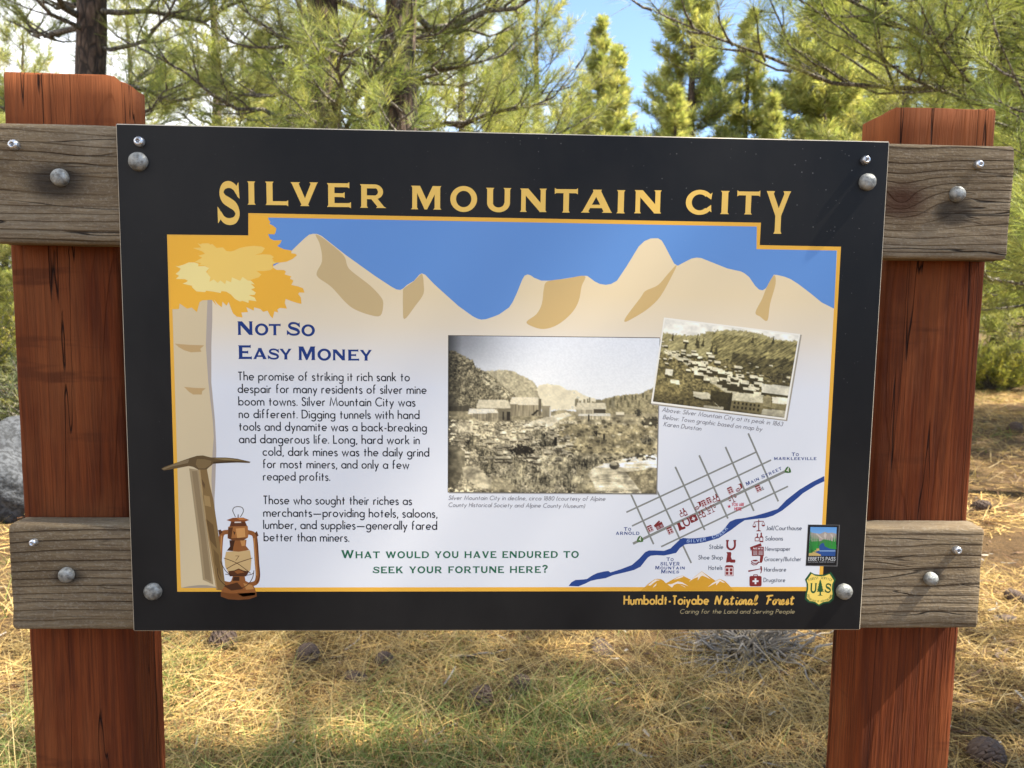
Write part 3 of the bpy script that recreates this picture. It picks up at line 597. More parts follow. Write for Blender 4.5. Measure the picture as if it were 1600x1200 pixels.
    b4 = (np.roll(im, 1, 0)+np.roll(im, -1, 0)+np.roll(im, 1, 1)+np.roll(im, -1, 1))/4; im[1:-1, 1:-1] = (im*.6+b4*.4)[1:-1, 1:-1]; im = im*(.82+.36*fbm(X/60, Y/44, 40, 3))[..., None]
    v = 1-.25*np.clip((Y-520)/120, 0, 1); im = im*v[..., None]; im = im*.72+.28*im.mean(2, keepdims=True)*np.array([1.03, 1.0, .93])
    return np.clip(lin(np.clip(im, 10, 238))/WHITE*.68, .004, .85)
# ------------------------------------------------------------------ the sign
sign = empty('information_sign', (0, 0, 0))
tag(sign, 'dark framed illustrated history panel bolted to grey rails between two red timber posts', 'sign')

def lumber(name, mat, lo, hi, axis, r=0.004, rough=0.0005, seed=0, nseg=70, cap=0.0015):
    """a sawn length of timber with eased, slightly uneven edges"""
    lo, hi = np.array(lo, float), np.array(hi, float); o = [k for k in range(3) if k != axis]
    a0, a1, b0, b1 = lo[o[0]], hi[o[0]], lo[o[1]], hi[o[1]]
    loop = []
    for cx, cy, s0 in ((a1-r, b1-r, 0), (a0+r, b1-r, 90), (a0+r, b0+r, 180), (a1-r, b0+r, 270)):
        c = [(cx+r*math.cos(math.radians(s0+q)), cy+r*math.sin(math.radians(s0+q))) for q in (0, 30, 60, 90)]
        if loop:
            p = loop[-1]; loop += [(p[0]+(c[0][0]-p[0])*t, p[1]+(c[0][1]-p[1])*t) for t in (.2, .4, .6, .8)]
        loop += c
    p = loop[-1]; c = loop[0]; loop += [(p[0]+(c[0]-p[0])*t, p[1]+(c[1]-p[1])*t) for t in (.2, .4, .6, .8)]
    loop = np.array(loop); m = len(loop); cen = np.array([(a0+a1)/2, (b0+b1)/2])
    rs = np.random.RandomState(seed); V = []; F = []
    ts = np.concatenate([[0, cap/(hi-lo)[axis]], np.linspace(0, 1, nseg)[1:-1], [1-cap/(hi-lo)[axis], 1]])
    ph = rs.uniform(0, 6, (m, 3)); ed = rs.normal(0, 1, m)
    for k, t in enumerate(ts):
        L = loop.copy(); dirv = L-cen; dirv /= np.linalg.norm(dirv, axis=1)[:, None]
        nz = rough*(np.sin(t*23+ph[:, 0])+.6*np.sin(t*57+ph[:, 1])+.8*rs.normal(0, .6, m)+.5*ed)
        L = L-dirv*np.abs(nz)[:, None]
        if k in (0, len(ts)-1): L = cen+(L-cen)*(1-cap/np.abs(L-cen).max())
        pos = lo[axis]+(hi-lo)[axis]*t+(rs.normal(0, cap*.5, m) if k in (0, 1, len(ts)-1, len(ts)-2) else 0)
        P = np.zeros((m, 3)); P[:, o[0]] = L[:, 0]; P[:, o[1]] = L[:, 1]; P[:, axis] = pos; V += P.tolist()
    n = len(ts)
    for k in range(n-1):
        for q in range(m):
            i, j = k*m+q, k*m+(q+1) % m; F.append((i, j, j+m, i+m))
    bm = bmesh.new(); vs = [bm.verts.new(v) for v in V]
    for f in F: bm.faces.new([vs[i] for i in f])
    bm.faces.new(vs[:m]); bm.faces.new(vs[-m:])
    bmesh.ops.recalc_face_normals(bm, faces=bm.faces)
    for f in bm.faces: f.smooth = len(f.verts) == 4
    me = bpy.data.meshes.new(name); bm.to_mesh(me); bm.free()
    return link(name, me, [mat], sign)
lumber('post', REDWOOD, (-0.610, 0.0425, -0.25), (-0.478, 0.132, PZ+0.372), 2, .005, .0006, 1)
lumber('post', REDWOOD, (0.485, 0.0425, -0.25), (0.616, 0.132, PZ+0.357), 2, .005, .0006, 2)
lumber('rail', GREYWOOD, (-0.603, 0.0035, PZ+0.166), (0.614, 0.042, PZ+0.3045), 0, .006, .0005, 3)
lumber('rail', GREYWOOD, (-0.603, 0.0035, PZ-0.3055), (0.612, 0.042, PZ-0.171), 0, .006, .0005, 4)

# panel sheet with eased edge
bm = bmesh.new(); bmesh.ops.create_cube(bm, size=1)
bmesh.ops.scale(bm, vec=(0.914, 0.0032, 0.6096), verts=bm.verts); bmesh.ops.translate(bm, vec=(0, 0.0016, PZ), verts=bm.verts)
bmesh.ops.bevel(bm, geom=[e for e in bm.edges], offset=0.0012, segments=1, affect='EDGES')
me = bpy.data.meshes.new('panel'); bm.to_mesh(me); bm.free()
EDGE = mat_plain('brown phenolic edge', (0.42, 0.36, 0.27), 0.6)
PMAT, N_, L_, b_ = newmat('matt black laminate'); 
a_ = me.color_attributes.new('tint', 'FLOAT_COLOR', 'POINT')
for d in a_.data: d.color = (0.0075, 0.0075, 0.0082, 1)
panel = link('panel', me, [INK, EDGE], sign)
for p in me.polygons:
    if abs(p.normal.y) < 0.95: p.material_index = 1
bpy.data.materials.remove(PMAT)

YEL = A(214, 163, 62); GOLD = A(214, 178, 92); BLUE = A(91, 135, 198); NAVY = A(20, 50, 116); GREEN = A(30, 92, 68); TEXT = A(30, 32, 40); GREYT = A(118, 118, 124)
PAPER = A(206, 210, 219); BEIGE = A(212, 196, 164); TAN = A(192, 165, 114); ROAD = A(124, 126, 122); RIVER = A(32, 62, 128); MAROON = A(116, 34, 38)

# border and paper
pr = Print(1)
L0, R0, B0_ = -0.3795, 0.3795, None
pr.poly(PX((261, 366.5), (388, 367.8), (388, 333), (1189, 348), (1187, 383), (1314, 385.5), (1284.5, 923.5), (277, 924.5)), YEL)
pr.build('border_print', panel)
pr = Print(2); z4 = Z(2.58, 780, 180)
tops = [(268, 372.5), (1308, 391.5)]; bots = [(283, 918), (1279, 917)]
def lerp(a, b, t): return (a[0]+(b[0]-a[0])*t, a[1]+(b[1]-a[1])*t)
rows = [(0, BEIGE), (.14, BEIGE), (.24, BEIGE*.75+PAPER*.25), (.33, BEIGE*.3+PAPER*.7), (.42, PAPER), (.7, PAPER), (1, PAPER)]
rows = [(t, c) for t, c in rows]
for k in range(len(rows)-1):
    (t0, c0), (t1, c1) = rows[k], rows[k+1]
    pr.poly(PX(lerp(tops[0], bots[0], t0), lerp(tops[1], bots[1], t0), lerp(tops[1], bots[1], t1), lerp(tops[0], bots[0], t1)), np.array([c0, c0, c1, c1]))
pr.poly(PX((394, 340), (1182.5, 354), (1182, 389.3), (394, 375)), BEIGE, 1)
pr.build('paper_print', panel)
# sky above the printed mountains
pr = Print(3); z3 = Z(2.6667, 180, 180)
ridge3 = [(640, 640), (700, 605), (740, 560), (790, 512), (808, 498), (825, 494), (842, 495), (860, 503), (960, 582), (1080, 668), (1150, 714), (1172, 726), (1188, 728), (1200, 722), (1215, 708), (1245, 690), (1268, 664), (1278, 659), (1292, 665), (1330, 705), (1430, 795), (1490, 838), (1510, 848), (1525, 852), (1545, 850), (1575, 840)]
ridge4 = [(0, 803), (40, 775), (55, 752), (72, 715), (92, 665), (102, 647), (115, 642), (128, 646), (140, 655), (170, 667), (200, 667), (250, 661), (300, 653), (345, 647), (355, 648), (365, 655), (385, 670), (405, 680), (430, 684), (452, 680), (475, 667), (512, 612), (562, 530), (585, 508), (610, 497), (640, 496), (655, 505), (668, 527), (705, 598), (720, 607), (738, 597), (775, 578), (795, 574), (815, 576), (865, 596), (920, 618), (975, 630), (990, 638), (1008, 653), (1032, 688), (1048, 703), (1062, 706), (1076, 697), (1090, 672), (1107, 643), (1120, 644), (1150, 651), (1175, 661), (1205, 680), (1255, 718), (1300, 755), (1350, 780)]
ridge = [z3.px(p) for p in ridge3]+[z4.px(p) for p in ridge4]
sky_poly = [(419, 340)]+[(419, 345)]+ridge+[(1307.5, 391.5), (1182, 389.3), (1182.5, 354)]
pr.poly(PX(*sky_poly), BLUE)
pr.build('printed_sky', panel)
pr = Print(4)
for pts in ([(835, 497), (870, 515), (950, 582), (966, 625), (985, 650), (1060, 708), (1105, 755), (1117, 785), (1105, 835), (1060, 832), (1000, 810), (960, 780), (900, 715), (848, 678), (840, 655), (858, 620), (862, 600), (860, 570), (850, 530)],
            [(1280, 664), (1285, 700), (1284, 745), (1250, 795), (1205, 850), (1199, 800), (1199, 745), (1203, 722), (1240, 695), (1268, 668)]):
    pr = Print(4); pr.poly(z3(*smooth(pts, 4, True)), A(186, 164, 122)); pr.build('mountain_shadow', panel)
for pts in ([(195, 670), (270, 659), (345, 648), (332, 690), (320, 750), (290, 800), (235, 845), (180, 862), (135, 852), (110, 833), (150, 802), (172, 760), (180, 700)],
            [(715, 603), (700, 640), (650, 730), (600, 780), (545, 815), (508, 833), (512, 812), (570, 735), (590, 708), (640, 685), (680, 640)],
            [(1108, 645), (1114, 680), (1092, 760), (1081, 828), (1052, 812), (1033, 795), (1060, 740), (1080, 690)]):
    pr = Print(4); pr.poly(z4(*smooth(pts, 4, True)), TAN); pr.build('mountain_shadow', panel)
# printed aspen: trunk, then leaves
pr = Print(4); zl = Z(4.285, 240, 680); z5 = Z(3.159, 240, 480); zf = Z(6.667, 250, 350)
TR = A(196, 180, 148)
rt = [zf.px((495, 780)), z5.px((262, 60)), z5.px((258, 190)), z5.px((270, 370)), z5.px((292, 560)), z5.px((297, 640)), zl.px((396, 100)), zl.px((387, 300)), zl.px((394, 430)), zl.px((410, 700)), zl.px((440, 1020))]
rs_ = [zf.px((545, 780)), z5.px((290, 60)), z5.px((285, 190)), z5.px((285, 370)), z5.px((303, 560)), z5.px((307, 640)), zl.px((420, 100)), zl.px((414, 300)), zl.px((408, 430)), zl.px((414, 700)), zl.px((441, 1020))]
pr.poly(PX((269, 470), *rt, (283, 918)), TR)
pr.poly(PX(*rt, *rs_[::-1]), A(164, 154, 146), 1)
pr.poly(zl((185, 1022), (230, 1012), (300, 1004), (360, 1004), (425, 1018), (440, 1022)), A(150, 140, 126), 2)
for pts in ([(105, 180), (180, 186), (250, 188), (230, 206), (236, 220), (185, 223), (150, 212), (125, 198)], [(150, 393), (200, 398), (258, 400), (240, 415), (238, 431), (195, 431), (175, 418)]): pr.poly(z5(*pts), A(178, 150, 106), 2)
pr.build('printed_trunk', panel)
pr = Print(6)
leaf = [(90, 126), (932, 134), (932, -96), (1130, -84), (1127, -55), (1150, -20), (1140, 0), (1175, 15), (1212, 45), (1205, 85), (1192, 108), (1125, 105), (1145, 150), (1185, 170), (1268, 168), (1255, 200), (1222, 230), (1290, 262), (1370, 276), (1368, 305), (1408, 310), (1427, 325), (1380, 365), (1320, 392), (1250, 402), (1210, 405), (1180, 420), (1180, 455), (1215, 478), (1290, 480), (1312, 495), (1298, 525), (1367, 545), (1355, 570), (1390, 590), (1368, 635), (1440, 650), (1490, 670), (1505, 715), (1450, 713), (1440, 730), (1467, 765), (1474, 832), (1420, 820), (1360, 800), (1310, 780), (1300, 820), (1322, 882), (1250, 873), (1222, 890), (1232, 922), (1192, 910), (1175, 982), (1150, 960), (1120, 903), (1075, 915), (1045, 885), (980, 868), (977, 902), (900, 866), (917, 917), (848, 922), (860, 974), (800, 965), (760, 930), (740, 880), (715, 812), (694, 852), (650, 808), (645, 868), (600, 835), (562, 788), (592, 852), (540, 790), (440, 795), (412, 815), (385, 917), (330, 870), (282, 882), (205, 828), (196, 885), (112, 888)]
pr.poly(zf(*leaf), A(220, 166, 56))
mid = [(390, 198), (420, 212), (440, 203), (505, 200), (525, 215), (545, 208), (590, 250), (655, 243), (690, 280), (730, 287), (770, 278), (830, 250), (900, 235), (980, 227), (1060, 235), (1094, 252), (1060, 300), (990, 322), (1080, 315), (1150, 320), (1187, 345), (1165, 360), (1185, 375), (1170, 385), (1217, 405), (1165, 425), (1178, 457), (1150, 480), (1080, 490), (1005, 490), (1057, 525), (1030, 555), (950, 580), (915, 590), (860, 552), (835, 592), (750, 556), (740, 608), (690, 586), (680, 628), (630, 588), (602, 614), (560, 578), (515, 602), (530, 560), (488, 510), (512, 460), (460, 430), (398, 430), (430, 408), (363, 395), (440, 350), (400, 330), (470, 310), (440, 285), (343, 250), (430, 245)]
pale = [(160, 435), (190, 440), (240, 425), (300, 400), (360, 400), (402, 415), (398, 440), (465, 437), (512, 460), (480, 500), (530, 545), (515, 602), (560, 578), (602, 614), (630, 588), (680, 628), (690, 586), (740, 608), (750, 556), (835, 592), (860, 552), (915, 590), (945, 588), (988, 630), (945, 622), (990, 665), (950, 680), (998, 715), (985, 738), (925, 742), (985, 765), (1005, 805), (925, 793), (922, 822), (860, 800), (832, 808), (780, 780), (740, 735), (690, 705), (640, 698), (632, 720), (560, 705), (480, 695), (470, 710), (380, 702), (330, 655), (340, 645), (235, 622), (275, 605), (290, 590), (262, 575), (165, 572), (200, 540), (162, 520), (200, 490), (215, 465)]
pr.poly(zf(*pale), A(232, 215, 146), 1); pr.poly(zf(*mid), A(230, 195, 104), 2)
pr.build('printed_leaves', panel)

# title, letter by letter
pr = Print(7); t1 = Z(5.3333, 330, 270); t2 = Z(5.3333, 630, 280); t3 = Z(5, 930, 285)
for m, ch, x0, x1, yt, yb, dy in ((t1, 'S', 56, 241, 64, 437, 2), (t1, 'I', 303, 371, 71, 265, 1), (t1, 'L', 452, 642, 73, 268, 2), (t1, 'V', 663, 893, 78, 276, 2), (t1, 'E', 965, 1165, 86, 284, 2), (t1, 'R', 1241, 1460, 95, 291, 3),
     (t2, 'M', 65, 318, 54, 250, 4), (t2, 'O', 392, 615, 62, 266, 2), (t2, 'U', 688, 899, 71, 270, 3), (t2, 'N', 972, 1195, 77, 272, 2), (t2, 'T', 1260, 1452, 82, 277, 2), (t2, 'A', 1480, 1742, 86, 278, 2),
     (t3, 'I', 165, 232, 60, 241, 1), (t3, 'N', 303, 515, 60, 241, 2), (t3, 'C', 705, 910, 62, 247, 2), (t3, 'I', 975, 1044, 66, 247, 1), (t3, 'T', 1104, 1282, 70, 249, 2), (t3, 'Y', 1325, 1516, 67, 400, 2)):
    if ch in 'MC': pr.build('title_word', panel); pr = Print(7)
    cop_fit(pr, ch, m, x0, x1, yt, yb, GOLD, dy)
pr.build('title_word', panel)
# heading, story, question
pr = Print(7); zh = Z(6.667, 360, 490)
for ch, x0, x1, yt, yb in (('N', 74, 237, 80, 222), ('O', 257, 396, 106, 225), ('T', 402, 525, 108, 225), ('S', 588, 727, 86, 232), ('O', 741, 881, 115, 234), ('E', 82, 224, 330, 473), ('A', 236, 380, 358, 474), ('S', 390, 508, 362, 480), ('Y', 512, 640, 366, 478), ('M', 707, 888, 342, 484), ('O', 908, 1049, 368, 487), ('N', 1064, 1199, 373, 487), ('E', 1222, 1341, 375, 489), ('Y', 1348, 1476, 378, 490)):
    cop_fit(pr, ch, zh, x0, x1, yt, yb, NAVY)
pr.build('heading_lettering', panel)
pr = Print(7)
for txt, x0, x1, y in (('The promise of striking it rich sank to', 415, 1265, 361), ('despair for many residents of silver mine', 415, 1348, 423), ('boom towns. Silver Mountain City was', 418, 1293, 485), ('no different. Digging tunnels with hand', 420, 1313, 547), ('tools and dynamite was a back-breaking', 420, 1349, 609), ('and dangerous life. Long, hard work in', 421, 1314, 671),
      ('cold, dark mines was the daily grind', 538, 1361, 733), ('for most miners, and only a few', 538, 1263, 794), ('reaped profits.', 540, 872, 855), ('Those who sought their riches as', 540, 1276, 972), ('merchants\u2014providing hotels, saloons,', 541, 1402, 1034), ('lumber, and supplies\u2014generally fared', 541, 1400, 1094), ('better than miners.', 543, 966, 1155)):
    pen_text(pr, txt, (x0, y), (x1, y+5*(x1-x0)/900), 43, TEXT, wd=.135, mapper=z5)
pr.build('story_lettering', panel)
pr = Print(7); zg = Z(4, 520, 850)
cop_text(pr, 'What would you have endured to', (52, 89), (1537, 86), 52, GREEN, small=.83, mapper=zg, gap=.14)
cop_text(pr, 'seek your fortune here?', (250, 183), (1343, 180), 52, GREEN, small=.83, mapper=zg, gap=.14)
pr.build('question_lettering', panel)

# two old photographs with captions
zp = Z(3.5306, 680, 480); zs = Z(5, 1000, 480)
pr = Print(5)
pr.poly(zp((79, 164), (1244, 178), (1226, 1035), (77, 1027)), A(150, 148, 146))
pr.poly(zp((71, 154), (1240, 167), (1221, 1030), (69, 1022)), A(84, 80, 74), 1)
pr.grid(zp((75, 158), (1238, 171), (1219, 1027), (72, 1019)), paint_canyon(), 3)
pr.build('canyon_photograph', panel, 'sepia photograph of a canyon with timber sheds and a creek')
pr = Print(7)
pr.poly(zs((192, 90), (1264, 216), (1150, 890), (90, 762)), A(150, 144, 132)); pr.poly(zs((187, 80), (1252, 210), (1140, 880), (85, 750)), A(236, 234, 226), 1)
pr.grid(zs((196, 92), (1239, 221), (1127, 864), (101, 737)), paint_town(), 3)
pr.build('town_photograph', panel, 'tilted white edged sepia photograph of a town in a valley')
pr = Print(9)
pen_text(pr, 'Silver Mountain City in decline, circa 1880 (courtesy of Alpine', (72, 1062), (938, 1068), 23.5, GREYT, wd=.135, slant=.2, mapper=zp)
pen_text(pr, 'County Historical Society and Alpine County Museum)', (72, 1101), (825, 1107), 23.5, GREYT, wd=.135, slant=.2, mapper=zp)
pr.build('canyon_caption', panel); pr = Print(9)
pen_text(pr, 'Above: Silver Mountain City at its peak in 1863', (170, 815), (1113, 930), 34, GREYT, wd=.135, slant=.2, mapper=zs)
pen_text(pr, 'Below: Town graphic based on map by', (176, 873), (952, 968), 34, GREYT, wd=.135, slant=.2, mapper=zs)
pen_text(pr, 'Karen Dunstan', (182, 928), (476, 965), 34, GREYT, wd=.135, slant=.2, mapper=zs)
pr.build('town_caption', panel)

# town map
pr = Print(4); zm = Z(3.4043, 870, 680)
def road(a, b, wd, sub): pr.line(zm(a, b), wd/3.4043*7.85e-4, ROAD, sub)
for k, (a, b) in enumerate((((385, 293), (515, 580)), ((520, 268), (715, 680)), ((630, 168), (787, 505)), ((757, 107), (910, 443)), ((897, 62), (1048, 403)), ((1018, -10), (1178, 352)))): road(a, b, 9.5, 0)
for a, b in (((370, 410), (1060, 90)), ((400, 483), (1140, 132)), ((555, 593), (1230, 272))): road(a, b, 9, 1)
road((405, 577), (1232, 184), 14, 2)
up_ = [(63, 802), (78, 782), (100, 770), (130, 768), (160, 765), (190, 745), (215, 733), (255, 724), (275, 722), (285, 730), (340, 713), (400, 690), (440, 655), (470, 622), (490, 613), (520, 613), (570, 615), (605, 602), (630, 578), (658, 552), (672, 546), (700, 549), (740, 548), (790, 542), (850, 530), (880, 510), (900, 485), (920, 460), (950, 447), (1000, 440), (1050, 430), (1120, 410), (1175, 392), (1195, 372), (1220, 345), (1290, 290), (1360, 248), (1423, 217)]
lo_ = [(1423, 245), (1380, 265), (1310, 308), (1280, 335), (1240, 368), (1200, 400), (1150, 428), (1110, 440), (1070, 444), (1000, 452), (965, 475), (930, 502), (895, 525), (860, 548), (790, 568), (740, 577), (700, 578), (680, 582), (655, 600), (635, 626), (600, 634), (570, 640), (530, 638), (500, 641), (485, 650), (470, 668), (445, 700), (410, 717), (360, 730), (300, 744), (260, 760), (210, 768), (180, 775), (150, 790), (115, 804)]
pr.poly(zm(*up_, *lo_), RIVER, 4)
pr.build('town_map', panel)
pr = Print(6)
def cop_center(text, cx, y, wpx, cap, m=zm, col=NAVY, small=.8): cop_text(pr, text, (cx-wpx/2, y), (cx+wpx/2, y), cap, col, small, m, .22, .6)
cop_center('To', 1268, 111, 38, 19); cop_center('MARKLEEVILLE', 1268, 132, 226, 15); pr.build('map_label', panel); pr = Print(6)
cop_center('To', 376, 508, 38, 19); cop_center('ARNOLD', 376, 530, 126, 17); pr.build('map_label', panel); pr = Print(6)
cop_center('To', 602, 669, 38, 19); cop_center('SILVER', 602, 693, 104, 19); cop_center('Mountain', 602, 714, 158, 19); cop_center('Mines', 602, 735, 96, 19); pr.build('map_label', panel); pr = Print(6)
cop_text(pr, 'Main', (1010, 270), (1078, 238), 20, NAVY, .8, zm, .22); cop_text(pr, 'Street', (1092, 232), (1198, 182), 20, NAVY, .8, zm, .22); pr.build('map_label', panel); pr = Print(6)
PALE = A(150, 170, 205)
for txt, pts in (('SILVER', [(690, 571), (712, 570), (726, 570), (742, 569), (762, 567), (780, 563), (800, 557)]), ('CREEK', [(828, 551), (850, 543), (870, 535), (886, 524), (900, 509), (916, 493)])):
    for k, ch in enumerate(txt):
        a, b = pts[k], pts[k+1]; cop_text(pr, ch, a, lerp(a, b, .8 if ch != 'I' else .4), 17, PALE, .8, zm, 0, sub=0)
pr.build('creek_label', panel)

# small pictograms
pr = Print(7)
def frame_of(cx, cy, size, rot):
    c, s_ = math.cos(math.radians(rot)), math.sin(math.radians(rot))
    return lambda *P: zm(*[(cx+size*(p[0]*c+p[1]*s_), cy+size*(p[0]*s_-p[1]*c)) for p in P])
def picto(kind, cx, cy, size, rot=0, col=MAROON):
    pr = Print(7)
    T = frame_of(cx, cy, size, rot); wl = size/3.4043*7.85e-4; W_ = A(206, 208, 216)
    if kind == 'hotel':
        pr.poly(T((-.42, .3), (-.3, .5), (.3, .5), (.42, .3)), col, 1); pr.poly(T((-.40, -.5), (.40, -.5), (.40, .3), (-.40, .3)), col); pr.poly(T((-.36, -.46), (.36, -.46), (.36, .29), (-.36, .29)), A(206, 190, 196), 1)
        for x in (-.19, .17):
            for y in (.06, -.26): pr.poly(T((x-.12, y-.12), (x+.12, y-.12), (x+.12, y+.14), (x-.12, y+.14)), col, 2)
    elif kind == 'news':
        pr.poly(T((-.5, .2), (.28, .5), (.36, .28), (-.3, .2), (-.42, -.1)), col); pr.poly(T((-.36, -.42), (.5, -.42), (.5, .24), (-.36, .24)), col, 1)
        for x in (-.27, .12):
            for k in range(4): pr.poly(T((x, -.34+k*.085), (x+.3, -.34+k*.085), (x+.3, -.31+k*.085), (x, -.31+k*.085)), W_*.8, 2)
        if size > 60:
            a, b = (cx-.27*size, cy-.05*size), (cx+.42*size, cy-.05*size); cop_text(pr, 'NEWS', a, b, 9, W_, .8, zm, .2, sub=2)
    elif kind == 'boot': pr.poly(T((-.38, .48), (.02, .5), (.08, .36), (.04, .05), (.12, -.18), (.42, -.2), (.46, -.36), (.4, -.48), (.02, -.48), (-.06, -.42), (-.4, -.48), (-.4, -.36), (-.3, .3)), col)
    elif kind == 'shoe': pr.line(T(*([(-.36, .42), (-.38, .1)]+arc(0, -.02, .38, .42, 180, 360, 14)+[(.38, .1), (.36, .42)])), wl*.2, col); pr.poly(T((-.5, .36), (-.22, .36), (-.22, .5), (-.5, .5)), col, 1); pr.poly(T((.5, .36), (.22, .36), (.22, .5), (.5, .5)), col, 1)
    elif kind == 'bottles':
        pr.poly(T((-.48, -.4), (.0, -.4), (.0, .0), (-.12, .14), (-.12, .36), (-.06, .4), (-.06, .46), (-.28, .46), (-.28, .4), (-.24, .36), (-.24, .14), (-.48, .0)), col); pr.poly(T((-.4, -.32), (-.04, -.32), (-.04, -.04), (-.4, -.04)), W_, 1)
        pr.poly(T((.04, -.5), (.46, -.5), (.46, .06), (.32, .22), (.32, .56), (.16, .56), (.16, .22), (.04, .06)), col, 2); pr.poly(T((.12, -.34), (.38, -.34), (.38, .0), (.12, .0)), W_, 3)
    elif kind == 'scales':
        pr.line(T((0, -.44), (0, .5)), wl*.09, col); pr.poly(T((-.24, -.5), (.24, -.5), (.1, -.40), (-.1, -.40)), col, 1); pr.line(T((-.42, .28), (-.2, .32), (0, .34), (.2, .36), (.42, .36)), wl*.07, col, 1)
        for x, y in ((-.38, -.04), (.40, .06)): pr.poly(T(*arc(x, y, .15, .15, 180, 360, 8)), col, 2); pr.line(T((x-.14, y), (x, y+.28), (x+.14, y)), wl*.035, col, 3)
    elif kind == 'bread':
        pr.poly(T((-.02, .44), (.1, .5), (.42, .5), (.5, .4), (.44, .0), (.36, -.16), (.04, -.16)), col); pr.poly(T((-.06, .46), (.14, .44), (.24, .36), (.2, -.1), (-.02, -.06)), W_, 1)
        pr.line(T(*arc(-.16, -.06, .3, .14, 150, 360, 10)), wl*.08, col, 2); pr.line(T((-.5, -.2), (-.3, -.34), (-.05, -.30), (.1, -.14)), wl*.07, col, 2); pr.poly(T((-.36, .06), (-.1, .1), (.1, .0), (-.14, -.06), (-.4, -.02)), col, 3)
    elif kind == 'hammer': pr.line(T((-.6, -.1), (-.2, -.02), (.42, .1)), np.array([.14, .1, .06])*wl, col); pr.poly(T((.36, .3), (.48, .32), (.52, .06), (.46, -.22), (.36, -.3), (.42, -.06), (.38, .1)), col, 1)
    elif kind == 'case':
        r = []
        for cx_, cy_, s0 in ((.36, .24, 0), (-.36, .24, 90), (-.36, -.34, 180), (.36, -.34, 270)): r += arc(cx_, cy_, .13, .13, s0, s0+90, 5)
        pr.poly(T(*r), col); pr.line(T((-.16, .36), (-.14, .46), (.14, .46), (.16, .36)), wl*.07, col, 1)
        pr.poly(T((-.24, -.12), (.24, -.12), (.24, .02), (-.24, .02)), W_, 2); pr.poly(T((-.07, -.29), (.07, -.29), (.07, .19), (-.07, .19)), W_, 3)
    pr.build({'hotel': 'hotel_pictogram', 'news': 'newspaper_pictogram', 'boot': 'boot_pictogram', 'shoe': 'horseshoe_pictogram', 'bottles': 'bottles_pictogram', 'scales': 'scales_pictogram', 'bread': 'bread_pictogram', 'hammer': 'hammer_pictogram', 'case': 'medicine_pictogram'}[kind], panel)
for k_, x, y, s_, r in (('scales', 1074, 480, 62, 0), ('bottles', 1076, 545, 48, 0), ('news', 1064, 611, 74, 0), ('bread', 1066, 668, 66, 0), ('hammer', 1058, 717, 66, 0), ('case', 1057, 773, 66, 0), ('shoe', 927, 584, 54, 0), ('boot', 924, 650, 58, 0), ('hotel', 917, 720, 58, 0)): picto(k_, x, y, s_, r)
for k_, x, y, s_, r in (('hotel', 496, 497, 36, -25), ('news', 541, 480, 48, -25), ('hotel', 602, 507, 38, -25), ('bottles', 671, 413, 42, -25), ('boot', 660, 484, 44, -25), ('shoe', 690, 464, 40, -25), ('case', 726, 442, 42, -25), ('bottles', 770, 421, 40, -25), ('hammer', 803, 402, 40, 68),
      ('bread', 751, 379, 42, -25), ('hotel', 781, 362, 34, -25), ('hotel', 809, 348, 34, -25), ('bottles', 845, 337, 40, -25), ('scales', 826, 390, 42, -25), ('hotel', 923, 293, 36, -25), ('bread', 970, 282, 42, -25), ('scales', 935, 336, 44, -25), ('hotel', 1072, 283, 36, -25)): picto(k_, x, y, s_, r)
picto('bottles', 1092, 284, 18, -25, A(50, 46, 52))
pr.poly(zm(*[(917+(11 if k % 2 == 0 else 4.6)*math.sin(math.radians(36*k)), 379-(11 if k % 2 == 0 else 4.6)*math.cos(math.radians(36*k))) for k in range(10)]), A(168, 40, 70))
pr.build('star_marker', panel); pr = Print(7)
RED = A(176, 40, 66)
pen_text(pr, 'YOU ARE', (930, 377), (997, 377), 17, RED, wd=.2, mapper=zm, sub=4); pen_text(pr, 'HERE', (944, 400), (984, 400), 17, RED, wd=.2, mapper=zm, sub=4)
pr.build('marker_lettering', panel)
for cx, cy in ((1229, 184), (443, 552)):
    pr = Print(7)
    pr.poly(zm(*[(cx+p[0]*18, cy-p[1]*18) for p in ((-.95, -.75), (-.9, -.1), (-.55, .6), (0, 1), (.55, .6), (.9, -.1), (.95, -.75), (.5, -.9), (0, -.95), (-.5, -.9))]), A(56, 96, 40), 1)
    pen_text(pr, '4', (cx-7, cy+10), (cx+7, cy+10), 22, A(235, 236, 230), wd=.2, mapper=zm, sub=2)
    pr.build('route_marker', panel)
pr = Print(7)
for txt, x0, x1, y in (('Jail/Courthouse', 1113, 1303, 505), ('Saloons', 1108, 1203, 560), ('Newspaper', 1107, 1243, 615), ('Grocery/Butcher', 1103, 1300, 670), ('Hardware', 1102, 1220, 725), ('Drugstore', 1099, 1215, 781), ('Stable', 810, 885, 605), ('Shoe Shop', 752, 883, 661), ('Hotels', 806, 881, 716)):
    if txt == 'Stable': pr.build('legend_lettering', panel); pr = Print(7)
    pen_text(pr, txt, (x0, y), (x1, y), 23, A(62, 70, 86), wd=.145, mapper=zm)
pr.build('legend_lettering', panel)

